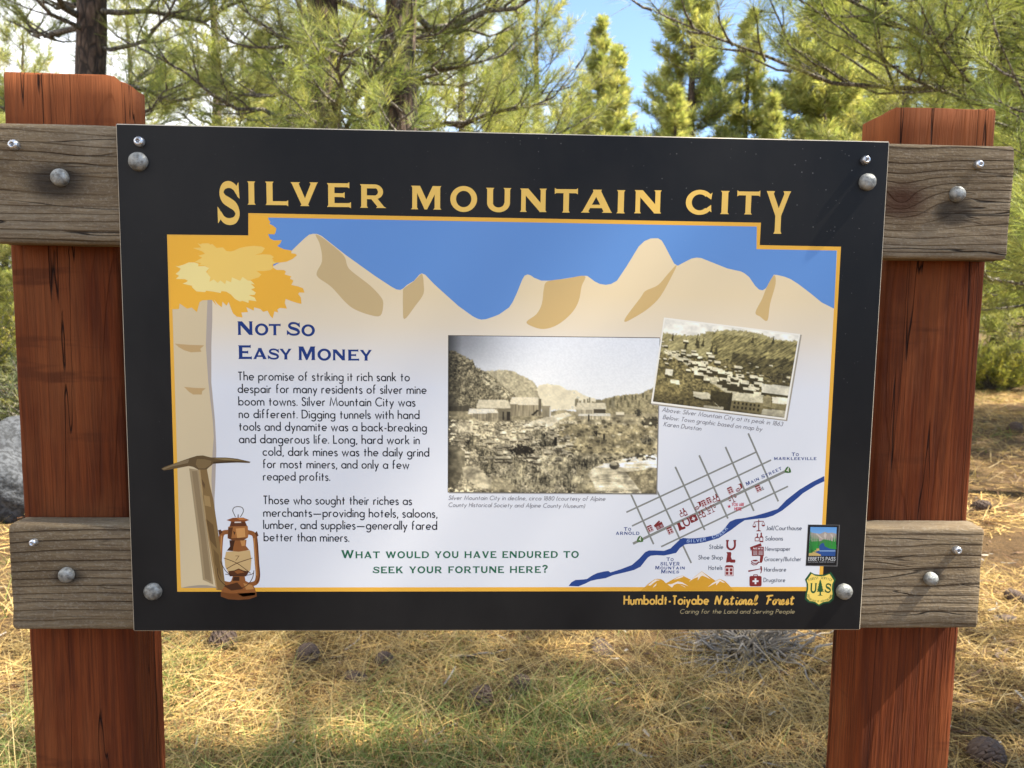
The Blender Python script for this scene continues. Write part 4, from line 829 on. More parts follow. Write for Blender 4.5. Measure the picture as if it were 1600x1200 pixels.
# gold hills over the lower border, agency name
pr = Print(7); zk = Z(10, 990, 880)
YEL2 = A(196, 146, 44)
for sub, pts in ((0, [(500, 400), (510, 310), (600, 260), (690, 215), (765, 192), (800, 210), (900, 260), (960, 400)]), (2, [(110, 430), (160, 385), (230, 320), (330, 250), (380, 243), (430, 250), (470, 275), (520, 330), (590, 400), (600, 430)]),
                 (3, [(560, 430), (620, 350), (700, 292), (760, 300), (860, 360), (900, 430)]), (4, [(760, 430), (860, 290), (960, 205), (1065, 125), (1120, 165), (1200, 220), (1290, 280), (1380, 430)]), (6, [(1130, 430), (1180, 340), (1260, 285), (1345, 245), (1430, 280), (1490, 340), (1540, 400), (1570, 430)])):
    pr.poly(zk(*pts), YEL2, sub)
SN = A(216, 208, 200)
for pts in ([(150, 385), (230, 340), (300, 280), (340, 253), (420, 262), (360, 275), (300, 318), (260, 350), (225, 345)], [(620, 262), (700, 215), (765, 195), (780, 212), (720, 235)], [(530, 330), (600, 325), (690, 283), (760, 298), (860, 360), (760, 325), (680, 318), (630, 340), (600, 380)], [(862, 292), (900, 255), (1065, 130), (1130, 185), (1205, 250), (1130, 215), (1080, 195), (1050, 205), (1000, 270), (1010, 215), (940, 240)], [(1155, 375), (1240, 305), (1345, 250), (1430, 305), (1390, 300), (1350, 280), (1290, 345), (1290, 305)]): pr.poly(zk(*pts), SN, 8)
pr.poly(zk((300, 385), (320, 350), (360, 310), (352, 345)), SN, 8); pr.poly(zk((715, 330), (800, 365), (815, 380), (760, 355)), SN, 9)
pr.build('printed_hills', panel)
pr = Print(7); zn = Z(5.3333, 960, 920)
NF = A(206, 164, 78)
pen_text(pr, 'Humboldt-Toiyabe', (75, 131), (788, 131), 76, NF, wd=.19, gap=.05, space=.3, mapper=zn)
def brush(strokes, x0, y0, h, wpx, sub):
    for k, s_ in enumerate(strokes):
        P = np.array([zn((x0+(p[0]+.12*p[1])*h, y0-p[1]*h))[0] for p in smooth(s_, 5)]); n = len(P)
        pr.line(P, wpx/5.3333*7.85e-4*(.75+.4*np.sin(np.linspace(.3, 2.8, n))), NF, sub+k)
BR = {'N': [[(0, 0), (.04, .5), (.1, 1.02)], [(.1, 1.02), (.32, .5), (.5, .02)], [(.5, .02), (.56, .5), (.66, 1.04)]], 'a': [[(.4, .5), (.2, .58), (.04, .35), (.08, .06), (.26, .08), (.42, .5)], [(.42, .52), (.38, .2), (.46, .02), (.62, .16)]], 't': [[(.22, .98), (.14, .4), (.18, .03), (.4, .14)], [(-.02, .66), (.18, .70), (.44, .74)]],
      'i': [[(.06, .5), (.04, .15), (.14, .02), (.32, .18)], [(.12, .74), (.14, .82)]], 'o': [[(.2, .55), (.03, .35), (.08, .06), (.28, .08), (.38, .36), (.22, .56), (.5, .48)]], 'n': [[(.06, .5), (.03, .02)], [(.05, .3), (.2, .54), (.32, .46), (.3, .12), (.4, .02), (.54, .18)]], 'l': [[(.02, .12), (.22, .5), (.34, .86), (.27, 1.04), (.16, .86), (.1, .4), (.13, .07), (.24, .02), (.42, .2)]],
      'F': [[(.26, .96), (.2, .4), (.1, .0)], [(-.04, .94), (.3, 1.0), (.72, 1.06)], [(.2, .52), (.4, .56), (.56, .6)]], 'r': [[(.0, .44), (.14, .60), (.2, .46), (.34, .48), (.3, .12), (.42, .03), (.54, .16)]], 'e': [[(.04, .24), (.26, .36), (.24, .54), (.08, .44), (.06, .12), (.22, .02), (.42, .2)]], 's': [[(.04, .16), (.22, .58), (.28, .3), (.2, .03), (.02, .08)], [(.2, .03), (.44, .2)]]}
def brush_word(txt, xs, y0, h, wpx=13.5):
    for k, (ch, x) in enumerate(zip(txt, xs)): brush(BR[ch], x, y0, h, wpx, 3*(k % 3))
brush_word('National', [838, 912, 962, 1010, 1036, 1070, 1112, 1160], 131, 72); brush_word('Forest', [1262, 1318, 1352, 1388, 1424, 1462], 131, 72)
pen_text(pr, 'Caring for the Land and Serving People', (543, 206), (1500, 206), 36, A(150, 140, 110), wd=.115, slant=.22, mapper=zn)
pr.build('agency_lettering', panel)

# byway badge and shield
pr = Print(8); zb = Z(7.06, 1240, 800)
pr.poly(zb((158, 138), (510, 142), (484, 600), (132, 594)), A(96, 96, 98)); pr.poly(zb((162, 143), (500, 147), (474, 592), (137, 588)), A(20, 20, 24), 1)
pr.poly(zb((185, 165), (476, 168), (458, 486), (166, 482)), np.array([A(86, 140, 200), A(86, 140, 200), A(150, 190, 220), A(150, 190, 220)]), 2)
pr.poly(zb((183, 222), (230, 232), (290, 240), (345, 218), (380, 232), (420, 226), (473, 240), (468, 330), (176, 330)), A(150, 142, 138), 3)
for pts in ([(240, 240), (260, 236), (330, 300), (300, 290)], [(345, 222), (365, 250), (350, 300), (330, 262)], [(400, 235), (430, 250), (440, 290), (415, 270)]): pr.poly(zb(*pts), A(176, 168, 160), 4)
pr.poly(zb((176, 330), (300, 320), (330, 300), (380, 310), (468, 330), (458, 486), (166, 482)), A(56, 116, 60), 4)
pr.poly(zb((300, 350), (330, 340), (345, 380), (400, 405), (463, 415), (458, 486), (280, 484), (240, 440), (290, 420), (280, 380)), A(34, 70, 132), 5)
pr.poly(zb((166, 482), (172, 440), (220, 410), (280, 400), (285, 425), (230, 440), (300, 470), (300, 484)), A(176, 152, 96), 6); pr.poly(zb((285, 424), (460, 424), (460, 434), (285, 434)), A(130, 160, 200), 6)
for cx, tp, bt, wd in ((190, 190, 450, 44), (214, 225, 440, 40), (236, 236, 425, 36), (258, 250, 400, 34), (274, 270, 380, 28), (440, 262, 405, 44), (460, 250, 410, 36), (405, 280, 400, 36), (382, 290, 390, 30), (362, 285, 380, 26), (180, 300, 455, 40)):
    P = [(cx, tp)]
    for k in range(1, 6): P += [(min(472, cx+wd*.5*k/5), tp+(bt-tp)*k/5), (min(470, cx+wd*.32*k/5), tp+(bt-tp)*k/5-2)]
    Q = [(max(170, 2*cx-p[0]), p[1]) for p in P[1:]][::-1]
    pr.poly(zb(*P, *Q), A(40, 104+(cx % 7)*4, 52), 7+(cx % 3))
pen_text(pr, 'EBBETTS PASS', (160, 536), (460, 536), 40, A(196, 200, 206), wd=.12, mapper=zb, sub=4); pen_text(pr, 'NATIONAL SCENIC BYWAY', (158, 557), (454, 557), 11, A(170, 172, 178), wd=.16, mapper=zb, sub=4)
pr.build('byway_badge', panel)
pr = Print(8)
sh = [(184, 660), (230, 685), (290, 692), (350, 688), (412, 664), (466, 745), (445, 790), (440, 850), (450, 910), (440, 965), (400, 1000), (330, 1010), (278, 1040), (230, 1008), (160, 995), (125, 960), (128, 910), (143, 850), (142, 790), (125, 745)]
cx, cy = 288, 850; SG = A(28, 76, 48); SY = A(222, 196, 100)
pr.poly(zb(*sh), SG); pr.poly(zb(*[(cx+(p[0]-cx)*.875, cy+(p[1]-cy)*.895) for p in sh]), SY, 1)
def bent(text, pts, cap, wd):
    n = len(text)
    for k, ch in enumerate(text):
        if ch == ' ': continue
        a, b = np.array(pts[k]), np.array(pts[k+1]); pen_text(pr, ch, tuple(a+(b-a)*.1), tuple(a+(b-a)*.82), cap, SG, wd=wd, mapper=zb, sub=2)
bent('FOREST SERVICE', [tuple(p) for p in arc(290, 1030, 300, 292, 246, 296, 15)], 26, .17)
bent('DEPARTMENT OF AGRICULTURE', [(150, 905), (150, 926), (155, 946), (163, 962), (174, 972), (187, 979), (200, 984), (213, 988), (225, 991), (237, 993), (249, 995), (261, 996), (273, 996), (285, 996), (297, 995), (309, 994), (322, 992), (336, 989), (351, 986), (366, 981), (381, 974), (395, 966), (408, 956), (418, 944), (425, 926), (427, 906)], 22, .18)
for ch, x0, x1 in (('U', 180, 252), ('S', 342, 410)): cop_fit(pr, ch, zb, x0, x1, 784, 894, SG, 0, 3)
P = [(294, 742)]
for k, (hw, y) in enumerate(((14, 776), (22, 806), (30, 836), (38, 862), (42, 882))): P += [(294+hw, y), (294+hw*.66, y-4)]
pr.poly(zb(*P, (294, 884), *[(2*294-p[0], p[1]) for p in P[1:]][::-1]), SG, 5); pr.poly(zb((287, 880), (301, 880), (303, 912), (325, 922), (262, 922), (285, 912)), SG, 6)
pr.build('shield_emblem', panel)

# pickaxe and lantern
pr = Print(8)
pr.poly(zl((238, 222), (300, 232), (345, 560), (385, 860), (400, 1000), (330, 968), (300, 700), (255, 350)), A(150, 132, 102)); pr.poly(zl((256, 240), (292, 240), (336, 580), (375, 880), (385, 980), (345, 960), (318, 700), (275, 380)), A(132, 114, 86), 1)
pr.poly(zl((300, 226), (357, 226), (376, 330), (400, 430), (440, 700), (482, 1020), (470, 1040), (420, 1035), (390, 860), (345, 560)), A(122, 98, 62), 2)
for pts, c in (([(330, 400), (375, 410), (385, 480), (340, 470)], (150, 124, 82)), ([(352, 560), (400, 600), (425, 760), (375, 700)], (98, 76, 46)), ([(300, 228), (312, 228), (352, 560), (345, 560)], (160, 136, 96)), ([(345, 560), (354, 560), (428, 1030), (420, 1035)], (156, 130, 90)), ([(322, 290), (345, 330), (340, 360), (326, 330)], (92, 70, 44)), ([(400, 760), (436, 800), (455, 960), (410, 860)], (104, 82, 50))): pr.poly(zl(*pts), A(*c), 4)
pr.poly(zl((52, 225), (70, 213), (170, 178), (250, 150), (290, 138), (330, 135), (385, 149), (480, 149), (560, 157), (650, 178), (642, 186), (560, 183), (480, 186), (400, 191), (372, 214), (355, 230), (300, 231), (265, 212), (235, 206), (160, 221), (70, 236)), A(92, 74, 48), 5)
for pts, c in (([(290, 160), (340, 160), (388, 172), (380, 200), (342, 222), (300, 222), (282, 195)], (116, 96, 64)), ([(54, 226), (160, 184), (240, 160), (230, 186), (120, 210), (70, 230)], (120, 104, 78)), ([(400, 156), (480, 154), (600, 168), (560, 170), (470, 166)], (130, 112, 78)), ([(400, 178), (520, 172), (640, 182), (540, 182), (400, 190)], (62, 48, 30))): pr.poly(zl(*pts), A(*c), 6)
pr.build('pickaxe_picture', panel)
pr = Print(8); BRN = A(132, 82, 44); DBR = A(78, 46, 28); LBR = A(178, 128, 76); mm = 7.9e-4/4.285
pr.line(zl(*([(548, 548)]+smooth([(540, 530), (530, 505), (540, 484), (566, 478), (592, 484), (602, 505), (592, 530), (580, 548)], 4))), 5*mm, A(90, 84, 78)); pr.line(zl((566, 530), (566, 556)), 6*mm, DBR, 1)
pr.line(zl(*smooth([(500, 648), (465, 655), (450, 700), (442, 850), (436, 940), (462, 985), (530, 1000)], 6)), 30*mm, BRN); pr.line(zl(*smooth([(625, 648), (668, 662), (682, 705), (692, 850), (698, 945), (680, 990), (610, 1003)], 6)), 30*mm, BRN)
pr.line(zl(*smooth([(455, 672), (446, 850), (440, 940), (462, 978)], 5)), 8*mm, LBR, 1); pr.line(zl(*smooth([(692, 690), (703, 850), (708, 945), (690, 990)], 5)), 7*mm, DBR, 1); pr.line(zl(*smooth([(672, 690), (684, 850), (690, 940)], 5)), 7*mm, LBR, 1)
pr.poly(zl((432, 635), (450, 632), (462, 650), (440, 672)), DBR, 1); pr.poly(zl((678, 655), (692, 642), (702, 672), (690, 682)), DBR, 1)
pr.poly(zl((485, 780), (645, 770), (655, 830), (650, 900), (620, 940), (510, 940), (480, 880), (475, 830)), A(186, 158, 112), 2)
pr.poly(zl((500, 910), (540, 905), (570, 892), (600, 905), (640, 912), (620, 945), (510, 945)), DBR, 3); pr.poly(zl((540, 912), (570, 900), (610, 918), (560, 928)), BRN, 4)
pr.poly(zl((530, 945), (610, 945), (615, 975), (665, 1000), (680, 1030), (690, 1080), (640, 1098), (570, 1103), (500, 1098), (450, 1080), (455, 1040), (480, 1005), (520, 975)), BRN, 3)
for pts, c in (([(450, 1050), (520, 1060), (690, 1052), (690, 1080), (640, 1098), (570, 1103), (500, 1098), (450, 1080)], (104, 62, 32)), ([(560, 1060), (680, 1052), (680, 1070), (600, 1082)], (160, 112, 64)), ([(470, 1010), (560, 985), (600, 1030), (520, 1040)], (70, 42, 26)), ([(600, 990), (660, 1004), (672, 1030), (620, 1035)], (170, 122, 72)), ([(535, 948), (575, 948), (575, 975), (530, 975)], (60, 36, 24))): pr.poly(zl(*pts), A(*c), 4)
pr.poly(zl((508, 703), (622, 700), (618, 740), (640, 768), (570, 780), (490, 772), (512, 745)), BRN, 4); pr.poly(zl((508, 703), (545, 703), (535, 745), (530, 775), (490, 772), (512, 745)), A(60, 34, 22), 5); pr.poly(zl((580, 705), (615, 702), (612, 740), (590, 742)), LBR, 5)
pr.poly(zl((500, 612), (630, 608), (636, 660), (632, 685), (600, 705), (530, 705), (495, 690), (497, 640)), A(150, 98, 54), 6)
for pts, c in (([(500, 618), (532, 616), (520, 690), (497, 688)], (84, 50, 28)), ([(550, 625), (610, 620), (615, 680), (560, 690)], (188, 138, 84)), ([(533, 640), (548, 650), (540, 672)], (70, 42, 26)), ([(500, 690), (632, 684), (600, 705), (530, 705)], (100, 60, 34))): pr.poly(zl(*pts), A(*c), 7)
pr.poly(zl((520, 576), (612, 576), (627, 610), (508, 612)), A(88, 50, 30), 5); pr.poly(zl((542, 579), (586, 577), (586, 586), (542, 588)), A(200, 190, 180), 6)
pr.poly(zl((488, 568), (530, 553), (600, 551), (641, 568), (612, 578), (520, 579)), A(126, 72, 38), 7); pr.poly(zl((555, 553), (600, 553), (628, 566), (575, 566)), A(176, 112, 62), 8)
for pts in ([(470, 822), (560, 858), (650, 925)], [(662, 822), (560, 856), (488, 895)], [(425, 890), (440, 960), (490, 1010), (560, 1026), (620, 1008), (660, 960), (672, 905)], [(480, 930), (540, 938), (640, 935), (672, 920)], [(448, 845), (480, 905), (520, 940)]): pr.line(zl(*smooth(pts, 6)), 4.5*mm, A(66, 42, 30), 9)
pr.line(zl((548, 808), (572, 808), (550, 840)), 3.5*mm, A(96, 70, 46), 9)
pr.build('lantern_picture', panel)

# fixings: dome headed bolts and pan headed security screws, each a part of its own
def dome(name, x, z, y, r, h, mat, seed, recess=False, washer=False):
    rs = random.Random(seed); V = []; F = []; n = 28; rings = [(1.0, 0), (1.0, .25), (.95, .5), (.82, .74), (.6, .9), (.3, 1.0)]
    if recess: rings = [(1.0, 0), (1.0, .3), (.92, .66), (.74, .9), (.50, 1.0), (.44, .98), (.40, .45)]
    for q, (rr, hh) in enumerate(rings):
        for k in range(n):
            a = 2*math.pi*k/n; wob = 1+rs.uniform(-.02, .02)
            if recess and q >= 5: wob *= (1.0 if q < 5 else .86+.16*math.cos(6*a))
            V.append((x+r*rr*wob*math.cos(a), y-h*hh-(rs.uniform(-.03, .03)*h if q > 1 and not recess else 0), z+r*rr*wob*math.sin(a)))
    for q in range(len(rings)-1):
        for k in range(n): i, j = q*n+k, q*n+(k+1) % n; F.append((i, j, j+n, i+n))
    bm = bmesh.new(); vs = [bm.verts.new(v) for v in V]
    for f in F: bm.faces.new([vs[i] for i in f])
    bm.faces.new(vs[-n:])
    if recess:
        pin = [bm.verts.new((x+r*.13*math.cos(2*math.pi*k/8), y-h*.9, z+r*.13*math.sin(2*math.pi*k/8))) for k in range(8)]; pb = [bm.verts.new((v.co.x, y-h*.42, v.co.z)) for v in pin]
        bm.faces.new(pin)
        for k in range(8): bm.faces.new((pin[k], pb[k], pb[(k+1) % 8], pin[(k+1) % 8]))
    bmesh.ops.recalc_face_normals(bm, faces=bm.faces)
    for f in bm.faces: f.smooth = True
    me = bpy.data.meshes.new(name); bm.to_mesh(me); bm.free()
    return link(name, me, [mat], sign)
def fix(kind, px, py, r_px, y, seed):
    p = at_y(px, py, y-.003); mpp = (p[1]-CAM[1])/F_PX; r = r_px*mpp
    if kind == 'bolt': dome('bolt', p[0], p[2], y, r, .0085, ZINC, seed)
    else: dome('screw', p[0], p[2], y, r, .0068, STEEL, seed, True)
for k, (px, py, r) in enumerate(((215, 252, 14), (1356.5, 284, 13.2), (238, 925, 13.8), (1320, 925, 13.2))): fix('bolt', px, py, r, 0.0, k)
for k, (px, py, r) in enumerate(((92.5, 277, 13.2), (1497, 303, 12.2), (103, 899, 12.2), (1455.5, 905, 11.4))): fix('bolt', px, py, r, 0.0036, 10+k)
for k, (px, py, r) in enumerate(((217, 221, 7.6), (1353, 250, 7))): fix('screw', px, py, r, 0.0, 20+k)
for k, (px, py, r) in enumerate(((21, 226, 8), (1530, 257, 7), (52, 848, 6), (1496, 860, 7))): fix('screw', px, py, r, 0.0036, 30+k)
# ------------------------------------------------------------------ ground
def gh(x, y):
    x = np.asarray(x, float); y = np.asarray(y, float); d = np.hypot(x, y)
    h = .020*np.sin(x*2.1+.7)*np.sin(y*1.7+1.1)+.035*np.sin(x*.63+y*.41)+.028*np.sin(y*.83-x*.37+2)+.05*np.sin(x*.21+1)*np.sin(y*.17)
    h = h*np.clip((d-.2)/1.5, .15, 1)
    return h+np.clip(d-14, 0, None)*.012*(1+.3*np.sin(np.arctan2(y, x)*3))
def axis_pts():
    a = np.linspace(-9, 9, 150); b = 9+np.cumsum(np.linspace(.14, 9, 75)); return np.concatenate([-b[::-1], a, b])
ax = axis_pts(); GX, GY = np.meshgrid(ax, ax+3); GZ = gh(GX, GY)+.018*(fbm(GX*5, GY*5, 1, 3)-.5)
n = len(ax); idx = np.arange(n*n).reshape(n, n)
Q = np.stack([idx[:-1, :-1], idx[:-1, 1:], idx[1:, 1:], idx[1:, :-1]], -1).reshape(-1, 4)
tag(link('ground', mesh_np('ground', np.stack([GX, GY, GZ], -1).reshape(-1, 3), Q, smooth=True), [GROUND]), kind='structure')

rng = np.random.RandomState(11)
def unit(v): return v/np.maximum(np.linalg.norm(v, axis=-1, keepdims=True), 1e-9)
def blades(P0, D, L, W, bend, col0, col1, segs=2, up=None, tip=.25):
    """bent strips: n start points, directions, lengths, widths, bend vectors -> V, Q, C"""
    n = len(P0); rows = []; cols = []
    side = unit(np.cross(D, up if up is not None else rng.normal(size=(n, 3))))
    for k in range(segs+1):
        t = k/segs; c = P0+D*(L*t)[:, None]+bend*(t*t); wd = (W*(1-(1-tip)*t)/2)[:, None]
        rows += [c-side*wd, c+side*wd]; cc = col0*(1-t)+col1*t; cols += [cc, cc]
    V = np.stack(rows, 1); C = np.stack(cols, 1); m = 2*(segs+1); b = (np.arange(n)*m)[:, None]
    Qs = [np.concatenate([b+2*k, b+2*k+1, b+2*k+3, b+2*k+2], 1) for k in range(segs)]
    return V.reshape(-1, 3), np.concatenate(Qs), C.reshape(-1, 3)
class Bag:
    def __init__(s): s.V = []; s.Q = []; s.C = []; s.M = []; s.n = 0
    def add(s, V, Q, C, mi=0):
        s.V.append(V); s.Q.append(Q+s.n); s.C.append(np.broadcast_to(C, V.shape)); s.M.append(np.full(len(Q), mi)); s.n += len(V)
    def mesh(s, name, smooth=False): return mesh_np(name, np.concatenate(s.V), np.concatenate(s.Q), np.concatenate(s.C), smooth, np.concatenate(s.M))

# fallen needles, thickest near the sign
def litter(n, x0, x1, y0, y1, L, Wd, lift=.012):
    x = rng.uniform(x0, x1, n); y = rng.uniform(y0, y1, n)
    den = fbm(x*1.3+5, y*1.3, 4, 3); ok = den+rng.uniform(-.16, .16, n) > .43; x, y = x[ok], y[ok]; n = len(x)
    a = rng.uniform(0, 2*math.pi, n)+1.2*np.sin(x*1.3+y); el = rng.normal(0, .16, n)
    D = np.stack([np.cos(a)*np.cos(el), np.sin(a)*np.cos(el), np.sin(el)], 1); P = np.stack([x, y, gh(x, y)+rng.uniform(.002, lift*2, n)], 1)
    v = rng.uniform(.5, 1.3, (n, 1))*(.55+.9*fbm(x*2, y*2, 31, 2))[:, None]; hue = rng.uniform(0, 1, (n, 1))
    c = (np.array([.43, .262, .082])*(1-hue)+np.array([.47, .335, .125])*hue)*v; dark = rng.rand(n, 1) < .24; c = np.where(dark, np.array([.15, .072, .032])*v, c)
    l = rng.uniform(.6, 1.15, n)*L; bend = rng.normal(0, .10, (n, 3))*l[:, None]*np.array([1, 1, .35])
    return blades(P, D, l, np.full(n, Wd)*rng.uniform(.7, 1.3, n), bend, c, c*.92, 2, np.array([0, 0, 1.0])+rng.normal(0, .5, (n, 3)), .5)
b = Bag()
b.add(*litter(52000, -2.0, 3.0, .35, 3.2, .15, .0026)); b.add(*litter(26000, -1.7, 2.2, .5, 2.2, .10, .0020))
b.add(*litter(60000, 1.3, 9.5, 2.6, 12.5, .19, .0045)); b.add(*litter(26000, -6.5, -1.6, .8, 9, .18, .0045)); b.add(*litter(20000, -2.5, 3.5, 3.2, 9, .18, .005)); b.add(*litter(9000, -2.5, 3.0, -2.2, .4, .15, .003))
tag(link('pine_needle_litter', b.mesh('pine_needle_litter'), [LITTER]), 'straw coloured fallen pine needles matted over the whole forest floor', 'needle litter', kind='stuff')
# grass: dry and green blades
def grass(n, x0, x1, y0, y1, h, Wd, green, patch, seed):
    x = rng.uniform(x0, x1, n); y = rng.uniform(y0, y1, n); ok = fbm(x*1.7, y*1.7, seed, 3)+rng.uniform(-.08, .08, n) > patch; x, y = x[ok], y[ok]; n = len(x)
    a = rng.uniform(0, 2*math.pi, n); el = rng.uniform(.6, 1.45, n)*(1 if green else .9)
    D = np.stack([np.cos(a)*np.cos(el), np.sin(a)*np.cos(el), np.sin(el)], 1); P = np.stack([x, y, gh(x, y)-.004], 1); l = rng.uniform(.35, 1.2, n)*h
    bend = np.stack([np.cos(a), np.sin(a), -np.full(n, .55)], 1)*(l*rng.uniform(.15, .75, n))[:, None]
    v = rng.uniform(.7, 1.3, (n, 1))
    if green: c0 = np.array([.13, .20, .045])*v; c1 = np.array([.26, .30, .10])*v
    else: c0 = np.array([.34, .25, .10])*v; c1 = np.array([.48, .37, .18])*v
    return blades(P, D, l, np.full(n, Wd), bend, c0, c1, 4, None, .15)
b = Bag()
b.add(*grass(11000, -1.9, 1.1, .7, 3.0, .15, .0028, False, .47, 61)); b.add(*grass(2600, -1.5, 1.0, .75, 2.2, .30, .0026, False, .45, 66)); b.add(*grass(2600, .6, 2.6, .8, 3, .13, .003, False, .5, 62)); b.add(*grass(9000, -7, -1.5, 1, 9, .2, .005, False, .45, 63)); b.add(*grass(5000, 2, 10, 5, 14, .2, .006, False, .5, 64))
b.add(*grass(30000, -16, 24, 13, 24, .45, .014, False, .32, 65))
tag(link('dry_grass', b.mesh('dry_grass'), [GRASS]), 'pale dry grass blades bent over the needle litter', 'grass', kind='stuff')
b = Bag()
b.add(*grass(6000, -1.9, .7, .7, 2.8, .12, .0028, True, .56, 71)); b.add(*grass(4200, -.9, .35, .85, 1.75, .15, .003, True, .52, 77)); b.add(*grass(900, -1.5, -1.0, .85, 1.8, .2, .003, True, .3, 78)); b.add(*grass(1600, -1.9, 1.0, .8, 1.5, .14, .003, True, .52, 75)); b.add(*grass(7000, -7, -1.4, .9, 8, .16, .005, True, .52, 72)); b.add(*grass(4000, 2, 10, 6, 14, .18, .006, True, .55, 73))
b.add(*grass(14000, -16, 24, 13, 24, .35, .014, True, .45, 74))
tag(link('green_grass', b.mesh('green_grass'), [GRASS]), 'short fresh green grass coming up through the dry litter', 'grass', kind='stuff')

# bits of twig, bark and cone scale lying about in the litter
b = Bag(); n = 4200; x = np.concatenate([rng.uniform(-2, 3, n//2), rng.uniform(1.2, 7, n//4), rng.uniform(-5, -1, n//4)]); y = np.concatenate([rng.uniform(.5, 3.4, n//2), rng.uniform(1.5, 9, n//2)]); a = rng.uniform(0, 6.28, n)
D = np.stack([np.cos(a), np.sin(a), rng.normal(0, .12, n)], 1); P = np.stack([x, y, gh(x, y)+rng.uniform(.004, .022, n)], 1); l = rng.uniform(.015, .11, n)*rng.uniform(.4, 1.2, n); v = rng.uniform(.4, 1.3, (n, 1)); gr_ = rng.rand(n, 1) < .3
c = np.where(gr_, np.array([.28, .25, .21])*v, np.array([.13, .075, .042])*v); b.add(*blades(P, D, l, rng.uniform(.003, .012, n), rng.normal(0, .12, (n, 3))*l[:, None], c, c, 2, np.array([0, 0, 1.0])+rng.normal(0, .4, (n, 3)), .7))
tag(link('forest_debris', b.mesh('forest_debris'), [LITTER]), 'brown and grey bits of twig, bark and cone scale in the litter', 'debris', kind='stuff')

# ------------------------------------------------------------------ pines
def tube(P, R, sides=6):
    P = np.asarray(P, float); m = len(P); T = unit(np.gradient(P, axis=0)); ref = np.array([0, 0, 1.0]) if abs(T[0][2]) < .8 else np.array([1.0, 0, 0])
    A_ = unit(np.cross(T, ref)); B_ = np.cross(T, A_); an = np.linspace(0, 2*math.pi, sides, endpoint=False)
    V = (P[:, None]+(A_[:, None]*np.cos(an)[None, :, None]+B_[:, None]*np.sin(an)[None, :, None])*np.asarray(R)[:, None, None]).reshape(-1, 3)
    k = np.arange(m-1)[:, None]*sides; q = np.arange(sides)[None]; q2 = (q+1) % sides
    Q = np.stack([k+q, k+q2, k+sides+q2, k+sides+q], -1).reshape(-1, 4)
    return V, Q
def tufts(pos, dr, ln, kn, wd, tint, rs, spread=(.25, 1.15), back=.9):
    """brushes of long needles round twig ends"""
    n = len(pos); N_ = n*kn
    p = np.repeat(pos, kn, 0); d = np.repeat(dr, kn, 0); s_ = np.repeat(ln, kn)
    r = unit(np.cross(d, rs.normal(size=(N_, 3)))); t = rs.uniform(0, 1, N_); th = spread[0]+(spread[1]-spread[0])*(1-t)+rs.normal(0, .15, N_)
    D = unit(d*np.cos(th)[:, None]+r*np.sin(th)[:, None]); P = p-d*(s_*back*(1-t))[:, None]
    l = s_*rs.uniform(.75, 1.1, N_); bend = np.zeros((N_, 3)); bend[:, 2] = -l*rs.uniform(.0, .22, N_); bend += rs.normal(0, .05, (N_, 3))*l[:, None]
    c = np.repeat(tint, kn, 0)*rs.uniform(.72, 1.28, (N_, 1))
    W = np.full(N_, wd)*rs.uniform(.8, 1.2, N_)
    side = unit(np.cross(D, rs.normal(size=(N_, 3))))
    mid = P+D*(l*.5)[:, None]+bend*.25; tip = P+D*l[:, None]+bend; h = (W/2)[:, None]
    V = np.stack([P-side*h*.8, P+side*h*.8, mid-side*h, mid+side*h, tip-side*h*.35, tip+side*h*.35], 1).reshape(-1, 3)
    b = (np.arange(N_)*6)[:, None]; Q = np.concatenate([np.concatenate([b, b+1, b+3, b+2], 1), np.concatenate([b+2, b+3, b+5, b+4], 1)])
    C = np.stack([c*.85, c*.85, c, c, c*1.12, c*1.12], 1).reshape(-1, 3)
    return V, Q, C
GREENS = np.array([[.25, .295, .100], [.31, .345, .115], [.20, .255, .092], [.38, .385, .145]])
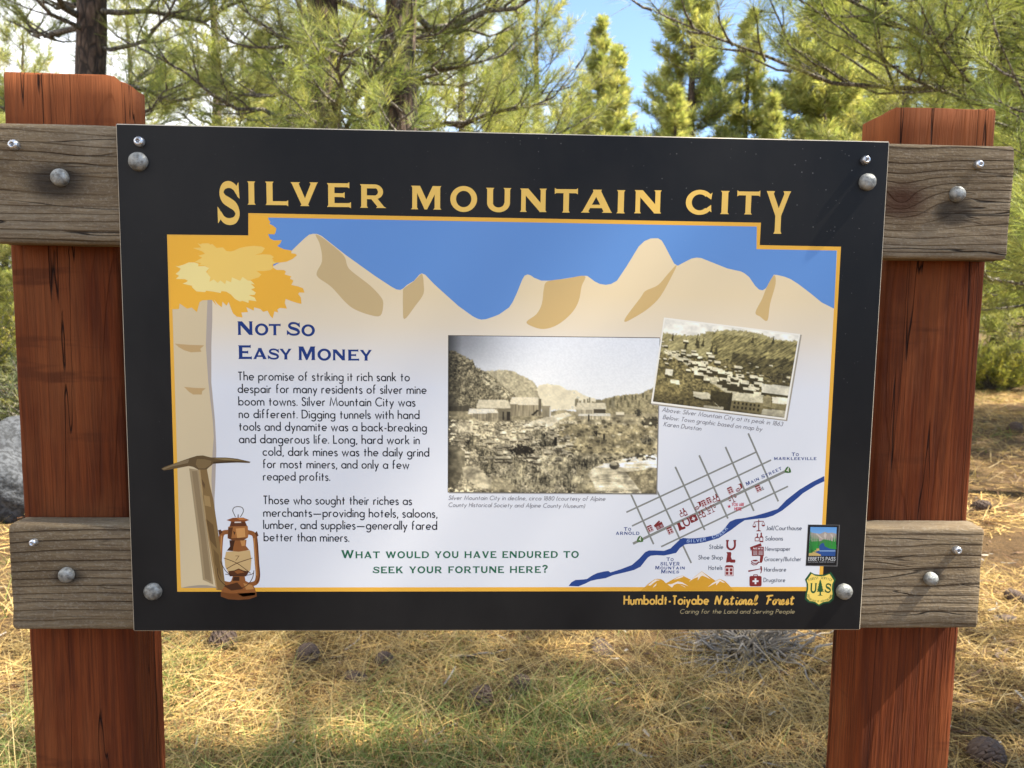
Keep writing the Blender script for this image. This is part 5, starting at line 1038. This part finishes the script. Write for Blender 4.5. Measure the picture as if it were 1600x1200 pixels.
def pine(name, label, group, x, y, H, tr, zb, Lmax, seed, nbr, kn, ndl, nw, prof='broad', sub=1.0, greens=GREENS, lean=(0, 0), bias=None, zt=None, flat=False, top=None, dead=0, tint=1.0, az0=None, az1=None):
    rs = np.random.RandomState(seed); z0 = float(gh(x, y)); root = empty(name, (x, y, z0)); tag(root, label, 'tree', group)
    ts = np.linspace(0, 1, 26); wob = np.cumsum(rs.normal(0, .012, (26, 2)), 0)
    ctr = np.stack([lean[0]*ts*H+wob[:, 0], lean[1]*ts*H+wob[:, 1], ts*H-.15], 1); rad = tr*(1-ts)**.75*(1+.5*np.exp(-ts*H/.35))+.012
    V, Q = tube(ctr, rad, 18); an = np.arctan2(V[:, 1], V[:, 0]); V[:, :2] += (V[:, :2]-np.repeat(ctr[:, :2], 18, 0))*(.10*(vnoise(an*3, V[:, 2]*2.5, seed)-.5))[:, None]
    link('trunk', mesh_np('trunk', V, Q, smooth=True), [BARK], root)
    lim = Bag(); pos, dr, ln, tn = [], [], [], []
    jobs = [((k+rs.rand())/nbr, zb, zt or H*.985, az0, az1, flat) for k in range(nbr)]
    if top: jobs += [((k+rs.rand())/top[0], zt, H*.985, top[1], top[2], False) for k in range(top[0])]
    for u, za, zz, az0, az1, fl in jobs:
        z = za+(zz-za)*u
        if fl: u *= .3
        if prof == 'cone': L = Lmax*(1-u)**.85*rs.uniform(.5, 1.2)+.12
        else: L = Lmax*(min(1, .55+u*1.6) if u < .3 else (1-(u-.3)/.7)**.6)*rs.uniform(.65, 1.1)+.2
        az = rs.uniform(0, 2*math.pi) if az0 is None else rs.uniform(az0, az1)
        if bias is not None and rs.rand() < .45: az = bias+rs.normal(0, .6)
        el = (-.15+.75*u+rs.normal(0, .12)) if prof == 'broad' else (.05+.7*u+rs.normal(0, .1))
        f = ctr[:, 2]; p0 = np.array([np.interp(z, f, ctr[:, 0]), np.interp(z, f, ctr[:, 1]), z])
        m = 9; s_ = np.linspace(0, 1, m); hd = np.array([math.cos(az), math.sin(az), 0]); sw = np.array([-hd[1], hd[0], 0])
        kink = np.cumsum(rs.normal(0, .035, m))*L; kz = np.cumsum(rs.normal(0, .03, m))*L
        pts = p0+hd*(s_*L*math.cos(el))[:, None]+sw*kink[:, None]; pts[:, 2] += s_*L*math.sin(el)+(s_**2.4)*L*.16-np.sin(s_*math.pi)*L*.05+kz
        br = max(.006, tr*.20*(L/Lmax)**1.2*(1-u*.4)); v, q = tube(pts, br*(1-s_)**.8+.0035, 6); lim.add(v, q, np.array([.3, .3, .3]))
        if dead and rs.rand() < dead and u < .25: continue
        nsub = max(3, int(sub*L*7)); tb = tint*rs.uniform(.8, 1.2)
        for j in range(nsub+1):
            sp = .22+.78*(j+rs.rand()*.6)/(nsub+.6) if j < nsub else 1.0
            b0 = np.array([np.interp(sp, s_, pts[:, i]) for i in range(3)]); tg = unit(np.array([np.interp(min(1, sp+.05), s_, pts[:, i]) for i in range(3)])-np.array([np.interp(sp-.05, s_, pts[:, i]) for i in range(3)]))
            if j == nsub: d0 = tg; sl = .08*L
            else:
                sgn = 1 if j % 2 else -1; d0 = unit(tg*rs.uniform(.5, .9)+np.cross(np.array([0, 0, 1.]), tg)*sgn*rs.uniform(.5, 1.0)+np.array([0, 0, rs.uniform(-.15, .5)])); sl = (1-sp)*L*.42*rs.uniform(.6, 1.2)+.16
            mm = 5; q_ = np.linspace(0, 1, mm); sp_ = b0+d0*(q_*sl)[:, None]+np.cumsum(rs.normal(0, .03, (mm, 3)), 0)*sl; sp_[:, 2] += q_**2*sl*.25
            v, q = tube(sp_, br*.34*(1-q_)+.0028, 5); lim.add(v, q, np.array([.3, .3, .3]))
            nt_ = 1+int(sl/.17)
            for w_ in range(nt_):
                f_ = 1-w_/max(nt_, 1)*.75; c0 = np.array([np.interp(f_, q_, sp_[:, i]) for i in range(3)]); dd = unit(sp_[-1]-sp_[-2])
                if w_ > 0:
                    dd = unit(dd*.6+rs.normal(0, .55, 3)+np.array([0, 0, .35])); e = c0+dd*rs.uniform(.06, .16); v, q = tube(np.stack([c0, (c0+e)/2+rs.normal(0, .008, 3), e]), np.array([.0045, .0038, .003]), 4); lim.add(v, q, np.array([.3, .3, .3])); c0 = e
                else: c0 = sp_[-1]
                pos.append(c0); dr.append(unit(dd+np.array([0, 0, .25]))); ln.append(ndl*rs.uniform(.8, 1.15)); tn.append(greens[rs.randint(len(greens))]*tb*rs.uniform(.8, 1.2))
    link('branches', lim.mesh('branches', True), [TWIG], root)
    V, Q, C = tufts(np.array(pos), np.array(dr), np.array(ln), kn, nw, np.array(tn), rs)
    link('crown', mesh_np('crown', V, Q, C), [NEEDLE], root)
    return root, len(pos)
def copy_tree(o, x, y, rz, sc, label, group):
    c = o.copy(); COL.objects.link(c); c.location = (x, y, float(gh(x, y))); c.rotation_euler = (0, 0, rz); c.scale = (sc, sc, sc)
    c['label'] = label; c['group'] = group
    for ch in list(o.children):
        d = ch.copy(); COL.objects.link(d); d.parent = c
    return c
def gx(px, Y): return at_y(px, 520, Y)[0]    # where a tree at depth Y stands to show at photo column px
cnt = []
def add(*a, **k):
    r, n_ = pine(*a, **k); cnt.append((a[0], n_)); return r
NEAR = 'big pines just behind the sign'
add('pine_tree', 'tall pine with open branches against white cloud, behind the left post', NEAR, gx(152, 8.2), 8.2, 13, .20, 2.5, 2.7, 101, 80, 30, .19, .0040, sub=.8)
add('pine_tree', 'pine with a dark trunk behind the title word beginning with S', NEAR, gx(506, 7.6), 7.6, 15, .20, 2.2, 2.7, 102, 100, 30, .19, .0038, dead=.12, sub=.8)
add('pine_tree', 'pine with rough brown trunk behind the sign, right of the dark one', NEAR, gx(628, 7.0), 7.0, 14, .19, 2.1, 2.6, 103, 100, 30, .18, .0036, dead=.12, sub=.8)
nr = add('pine_tree', 'nearest pine, its long needled boughs hanging in above the right post', NEAR, 4.75, 4.5, 8, .13, 1.85, 3.9, 104, 17, 46, .18, .0025, sub=.75, zt=4.0, az0=math.pi-.05, az1=math.pi+.85, flat=True, top=(12, .5, math.pi-.4))
# smaller sunlit pines behind and the conical ones in the distance
LITE = np.array([[.29, .32, .11], [.35, .36, .13], [.24, .28, .10], [.41, .39, .16]])
MID = 'sunlit young pines in the clearing'
yp = add('young_pine', 'bushy yellow green young pine seen between the left post and the dark trunks', MID, gx(350, 13), 13, 8.5, .13, .6, 2.0, 111, 90, 20, .22, .009, greens=LITE, sub=.7)
for px, Y, rz, sc, lb in ((60, 15, 1.1, .8, 'young pine low at the left edge of the view'), (215, 16.5, 2.3, .95, 'young pine showing under the open branches right of the left post'), (470, 16, 3.4, 1.05, 'young pine half hidden behind the dark trunk'), (575, 14, 4.1, .9, 'young pine filling the gap between the two trunks'), (720, 13.5, 5.2, .95, 'young pine right of the rough brown trunk'),
                           (835, 16, .4, 1.0, 'young pine behind the tips of the long branches at centre'), (1390, 14, 1.9, .95, 'young pine behind the right post top'), (1500, 16, 2.9, 1.1, 'young pine right of the right post, behind the hanging boughs'), (1640, 12.5, 3.9, 1.0, 'young pine at the right edge of the view beside a thin trunk'), (-120, 12.5, 4.7, 1.0, 'young pine just past the left edge of the view')):
    copy_tree(yp, gx(px, Y), Y, rz, sc, lb, MID)
FAR = 'conical pines far behind the sign'
fp = add('conical_pine', 'tall conical pine, the widest of those standing against blue sky', FAR, gx(1066, 27), 27, 17.0, .2, 1.0, 2.7, 121, 230, 14, .32, .022, prof='cone', greens=LITE*1.12, sub=.9)
for px, Y, rz, sc, lb in ((1150, 29, 1.0, .76, 'slim conical pine whose tip stands against blue sky'), (1268, 26, 2.2, .95, 'conical pine next to the boughs over the right post'), (955, 24, 3.1, .58, 'low bright conical pine left of the widest one'), (905, 28, 4.4, .56, 'low bright conical pine beside the long branches'), (1045, 20, 5.0, .44, 'small bright conical pine in front of the widest one'), (1190, 22, .3, .46, 'small conical pine between the two slim ones'),
                           (1290, 28, 4.9, .8, 'conical pine behind the left ends of the hanging boughs'), (925, 32, .6, .8, 'tall conical pine half behind the low bright ones'), (780, 31, 1.7, .75, 'conical pine hidden deep behind the centre branches'), (600, 33, 2.6, .8, 'conical pine deep behind the two trunks'), (420, 30, 3.7, .7, 'conical pine deep behind the bushy yellow green one'), (1340, 30, 5.6, .85, 'conical pine behind the right post, among the boughs'), (1450, 25, .9, .7, 'conical pine right of the right post top'), (1560, 27, 2.0, .85, 'conical pine at the far right behind thin trunks'), (15, 26, 4.0, .5, 'conical pine far off at the left edge'), (1700, 22, 1.3, .8, 'conical pine just past the right edge of the view')):
    c = copy_tree(fp, gx(px, Y), Y, rz, sc, lb, FAR); c.scale = (sc*1.3, sc*1.3, sc)
# tall pines out of view on the sunny side, whose crowns dapple the ground
SHADE = 'tall pines off to the right of the view'
add('pine_tree', 'tall pine with a high sparse crown, standing out of view on the sunny side', SHADE, 7.6, .15, 15.5, .2, 8.6, 1.45, 141, 13, 20, .2, .009, sub=.7)
add('pine_tree', 'tall pine with a high sparse crown, nearest the sunny side of the sign', SHADE, 7.1, -1.25, 14.5, .2, 10.5, 1.6, 142, 34, 22, .2, .009, sub=.7)
add('pine_tree', 'low boughed pine just out of view to the right of the sign', SHADE, 4.7, .85, 7, .13, 3.0, 2.4, 143, 6, 30, .18, .0034, sub=.75, zt=4.1, az0=math.pi-.3, az1=math.pi+.02, flat=True, top=(12, -1.2, 1.2))
st = add('pine_tree', 'tall shading pine standing far off to the right of the sign', SHADE, 11, 7.2, 15, .24, 4.0, 2.6, 131, 90, 16, .22, .012, sub=.7)
copy_tree(st, 9.2, 6.9, 2.4, .9, 'tall shading pine between the others off to the right', SHADE)
# ------------------------------------------------------------------ boulder, shrubs, cones, sticks
def rockmesh(name, sx, sy, sz, seed, sub=4):
    bm = bmesh.new(); bmesh.ops.create_icosphere(bm, subdivisions=sub, radius=1)
    V = np.array([v.co[:] for v in bm.verts]); nz = fbm(V[:, 0]*1.4+5+V[:, 2], V[:, 1]*1.4+V[:, 2]*1.1, seed, 4); nz2 = fbm(V[:, 0]*6+V[:, 2]*3, V[:, 1]*6-V[:, 2]*4, seed+3, 3)
    for v, a, b_ in zip(bm.verts, nz, nz2): f_ = .72+.5*a+.10*(b_-.5); v.co = (v.co.x*sx*f_, v.co.y*sy*f_, v.co.z*sz*f_)
    for f_ in bm.faces: f_.smooth = True
    me = bpy.data.meshes.new(name); bm.to_mesh(me); bm.free(); return me
p = at_z(-12, 818); o = link('boulder', rockmesh('boulder', .42, .5, .42, 7, 5), [ROCK]); o.location = (p[0]-.08, p[1]+.35, gh(p[0], p[1])+.18)
tag(o, 'grey lichened boulder on the grass beside the left post', 'boulder')
def bush(name, label, cat, x, y, h, r, n, greens, seed, kn=14, ndl=.07, nw=.008, group=None):
    rs = np.random.RandomState(seed); z0 = float(gh(x, y)); root = empty(name, (x, y, z0)); tag(root, label, cat, group); lim = Bag(); pos, dr, ln, tn = [], [], [], []
    for k in range(n):
        a = rs.uniform(0, 6.283); rr = r*rs.rand()**.5; e = np.array([rr*math.cos(a), rr*math.sin(a), h*rs.uniform(.45, 1)*(1-.4*(rr/r)**2)]); b0 = np.array([e[0]*.15, e[1]*.15, -.03]); md = (b0+e)/2+rs.normal(0, .06*h, 3)
        v, q = tube(np.stack([b0, md, e]), np.array([.008, .006, .003]), 5); lim.add(v, q, np.array([.3, .3, .3]))
        for t in (1, .8, .6): c = md+(e-md)*((t-.5)*2) if t > .5 else md; pos.append(c); dr.append(unit(e-md+rs.normal(0, .05, 3))); ln.append(ndl*rs.uniform(.8, 1.3)); tn.append(greens[rs.randint(len(greens))])
    link('stems', lim.mesh('stems', True), [TWIG], root); V, Q, C = tufts(np.array(pos), np.array(dr), np.array(ln), kn, nw, np.array(tn), rs); link('foliage', mesh_np('foliage', V, Q, C), [NEEDLE], root)
SAGE = np.array([[.17, .19, .10], [.22, .22, .10], [.13, .15, .08]])
p = at_z(5, 740); bush('sage_bush', 'grey green bush just behind the boulder', 'bush', p[0]-.2, p[1]+1.2, 1.0, .8, 260, SAGE, 201)
for k, (px, Y, h, lb) in enumerate(((1560, 12.5, .9, 'low yellow bush at the edge of the shaded clearing, right of the right post'), (1650, 14, 1.1, 'low yellow bush farther right at the clearing edge'), (-60, 9.5, 1.5, 'tall loose bush at the far left edge'), (40, 12, 1.6, 'pale loose bush seen left of the left post'))):
    bush('wild_bush', lb, 'bush', gx(px, Y), Y, h, h*.9, 200, SAGE*np.array([1.75, 1.6, .8]), 210+k, 14, .1, .012, 'bushes at the edge of the clearing')
# grey dead shrub under the sign
def dead_shrub(name, label, x, y, r, n, seed):
    rs = np.random.RandomState(seed); z0 = float(gh(x, y)); bg_ = Bag()
    for k in range(n):
        a = rs.uniform(0, 6.283); el = rs.uniform(.05, 1.2); L = r*rs.uniform(.5, 1.25); d = np.array([math.cos(a)*math.cos(el), math.sin(a)*math.cos(el), math.sin(el)*.8]); s_ = np.linspace(0, 1, 6)
        st_ = np.array([rs.normal(0, r*.18), rs.normal(0, r*.14), .0]); P = st_+d*(s_*L)[:, None]+np.cumsum(rs.normal(0, .06, (6, 3)), 0)*L; P[:, 2] = np.maximum(P[:, 2]-s_**2*L*.25, .004)
        v, q = tube(P, (.006*rs.uniform(.4, 1.3))*(1-s_*.7), 5); bg_.add(v, q, np.array([.3, .3, .3]))
    o = link(name, bg_.mesh(name, True), [DEADWOOD]); o.location = (x, y, z0); tag(o, label, 'dead shrub'); return o
p = at_z(1180, 1048); dead_shrub('dead_shrub', 'bleached grey dead shrub with spiky twigs under the right end of the sign', p[0], p[1]+.05, .27, 330, 5)
# pine cones
def conemesh(seed, L=.085, R=.036, open_=1.0):
    rs = np.random.RandomState(seed); V = []; Q = []; n = 78; b = 0
    for k in range(n):
        t = k/(n-1); a = k*2.39996; r = R*(math.sin(math.pi*(.12+.80*t))**.8); z = L*(t-.5); el = .05+.75*t; s_ = R*.42*(.5+math.sin(math.pi*(.1+.8*t))*.7)
        o_ = np.array([math.cos(a), math.sin(a), 0]); s2 = np.array([-o_[1], o_[0], 0]); d = o_*math.cos(el)+np.array([0, 0, math.sin(el)]); up = np.cross(s2, d)
        c0 = o_*r*.25+np.array([0, 0, z]); c1 = c0+d*r*.75*open_; th = s_*.30
        pts = [c0-s2*s_*.3-up*th*.4, c0+s2*s_*.3-up*th*.4, c0+s2*s_*.3+up*th*.4, c0-s2*s_*.3+up*th*.4, c1-s2*s_-up*th, c1+s2*s_-up*th, c1+s2*s_*.9+up*th, c1-s2*s_*.9+up*th, c1+d*s_*.5+up*th*.6-up*th*.4]
        V += [p.tolist() for p in pts]; Q += [(b, b+1, b+5, b+4), (b+3, b+7, b+6, b+2), (b, b+4, b+7, b+3), (b+1, b+2, b+6, b+5), (b+4, b+5, b+8, b+8), (b+5, b+6, b+8, b+8), (b+6, b+7, b+8, b+8), (b+7, b+4, b+8, b+8)]; b += 9
    bm = bmesh.new(); vs = [bm.verts.new(v) for v in V]
    for q in Q: bm.faces.new([vs[i] for i in dict.fromkeys(q)])
    bmesh.ops.create_uvsphere(bm, u_segments=8, v_segments=6, radius=1, matrix=Matrix.Diagonal((R*.42, R*.42, L*.45, 1)))
    me = bpy.data.meshes.new('pine_cone'); bm.to_mesh(me); bm.free(); return me
CM_ = [conemesh(1), conemesh(2, .075, .04, 1.15), conemesh(3, .095, .038, .9)]
for k, (px, py, s_, rot, lb) in enumerate(((480, 1040, 1.15, (1.2, .3, .4), 'plump open pine cone lying under the sign, right of the shaded one'), (347, 1018, 1.25, (1.4, 0, 2), 'shaded dark pine cone near the left post under the sign'), (749, 1116, 1.1, (.3, .4, 1), 'pine cone standing in green grass below the middle of the sign'), (812, 1092, 1.0, (1.3, .2, 2.6), 'reddish pine cone just right of the one in green grass'), (602, 1048, .8, (1.4, .5, 4), 'small half buried pine cone between the plump one and the middle'),
                                       (1531, 800, 1.3, (1.1, .5, .8), 'dark pine cone on sunny litter right of the right post'), (1584, 682, 2.0, (1.3, .2, 1.9), 'far pine cone in the shaded clearing'), (1540, 1226, 1.1, (1.0, .5, 2.9), 'large open pine cone in the bottom right corner'), (1585, 960, .9, (1.4, .1, 3.6), 'pale pine cone in bright sun near the right edge'))):
    o = link('pine_cone', CM_[k % 3], [CONE] if k < 3 else []); p = at_z(px, py); s_ *= .92; o.location = (p[0], p[1], float(gh(p[0], p[1]))+.023*s_); o.rotation_euler = rot; o.scale = (s_, s_, s_); tag(o, lb, 'pine cone', 'pine cones on the ground')
# sticks and bark flakes
def stick(px0, py0, px1, py1, r, seed, label, name='fallen_stick', mat=DEADWOOD, lift=.012):
    rs = np.random.RandomState(seed); a, b_ = at_z(px0, py0), at_z(px1, py1); s_ = np.linspace(0, 1, 9); P = a+(b_-a)*s_[:, None]; L = np.linalg.norm(b_-a); P[:, :2] += np.cumsum(rs.normal(0, .02, (9, 2)), 0)*L; P[:, 2] = gh(P[:, 0], P[:, 1])+lift+rs.uniform(0, .01, 9)
    v, q = tube(P, r*(1-.55*s_)*rs.uniform(.85, 1.15, 9), 7); tag(link(name, mesh_np(name, v, q, smooth=True), [mat]), label, 'stick')
stick(700, 1040, 780, 1022, .006, 1, 'pale curved stick under the middle of the sign'); stick(1100, 1090, 1150, 1042, .005, 2, 'dark twig leaning below the dead shrub', mat=CONE); stick(535, 1030, 580, 992, .004, 3, 'thin pale stick lying right of the plump pine cone'); stick(1085, 1010, 1120, 1014, .006, 4, 'short bleached stick at the left of the dead shrub')
stick(1552, 1066, 1574, 1046, .008, 6, 'curled brown bark strip on sunny litter by the right post', 'bark_strip', CONE); stick(660, 1180, 720, 1150, .004, 8, 'thin straw coloured stick low in the grass')
def bark(px, py, s_, seed, label):
    p = at_z(px, py); o = link('bark_flake', rockmesh('bark_flake', .05*s_, .035*s_, .012*s_, seed, 3), [BARK]); o.location = (p[0], p[1], float(gh(p[0], p[1]))+.012); o.rotation_euler = (.1, .15, seed); tag(o, label, 'bark flake', 'loose bark flakes')
bark(1563, 996, 1.1, 3, 'flat bark flake on sunny litter right of the lower rail'); bark(940, 1024, 1.2, 5, 'grey bark flake left of the dead shrub'); bark(556, 1070, 1.0, 6, 'bark flake in shade below the small pine cone')
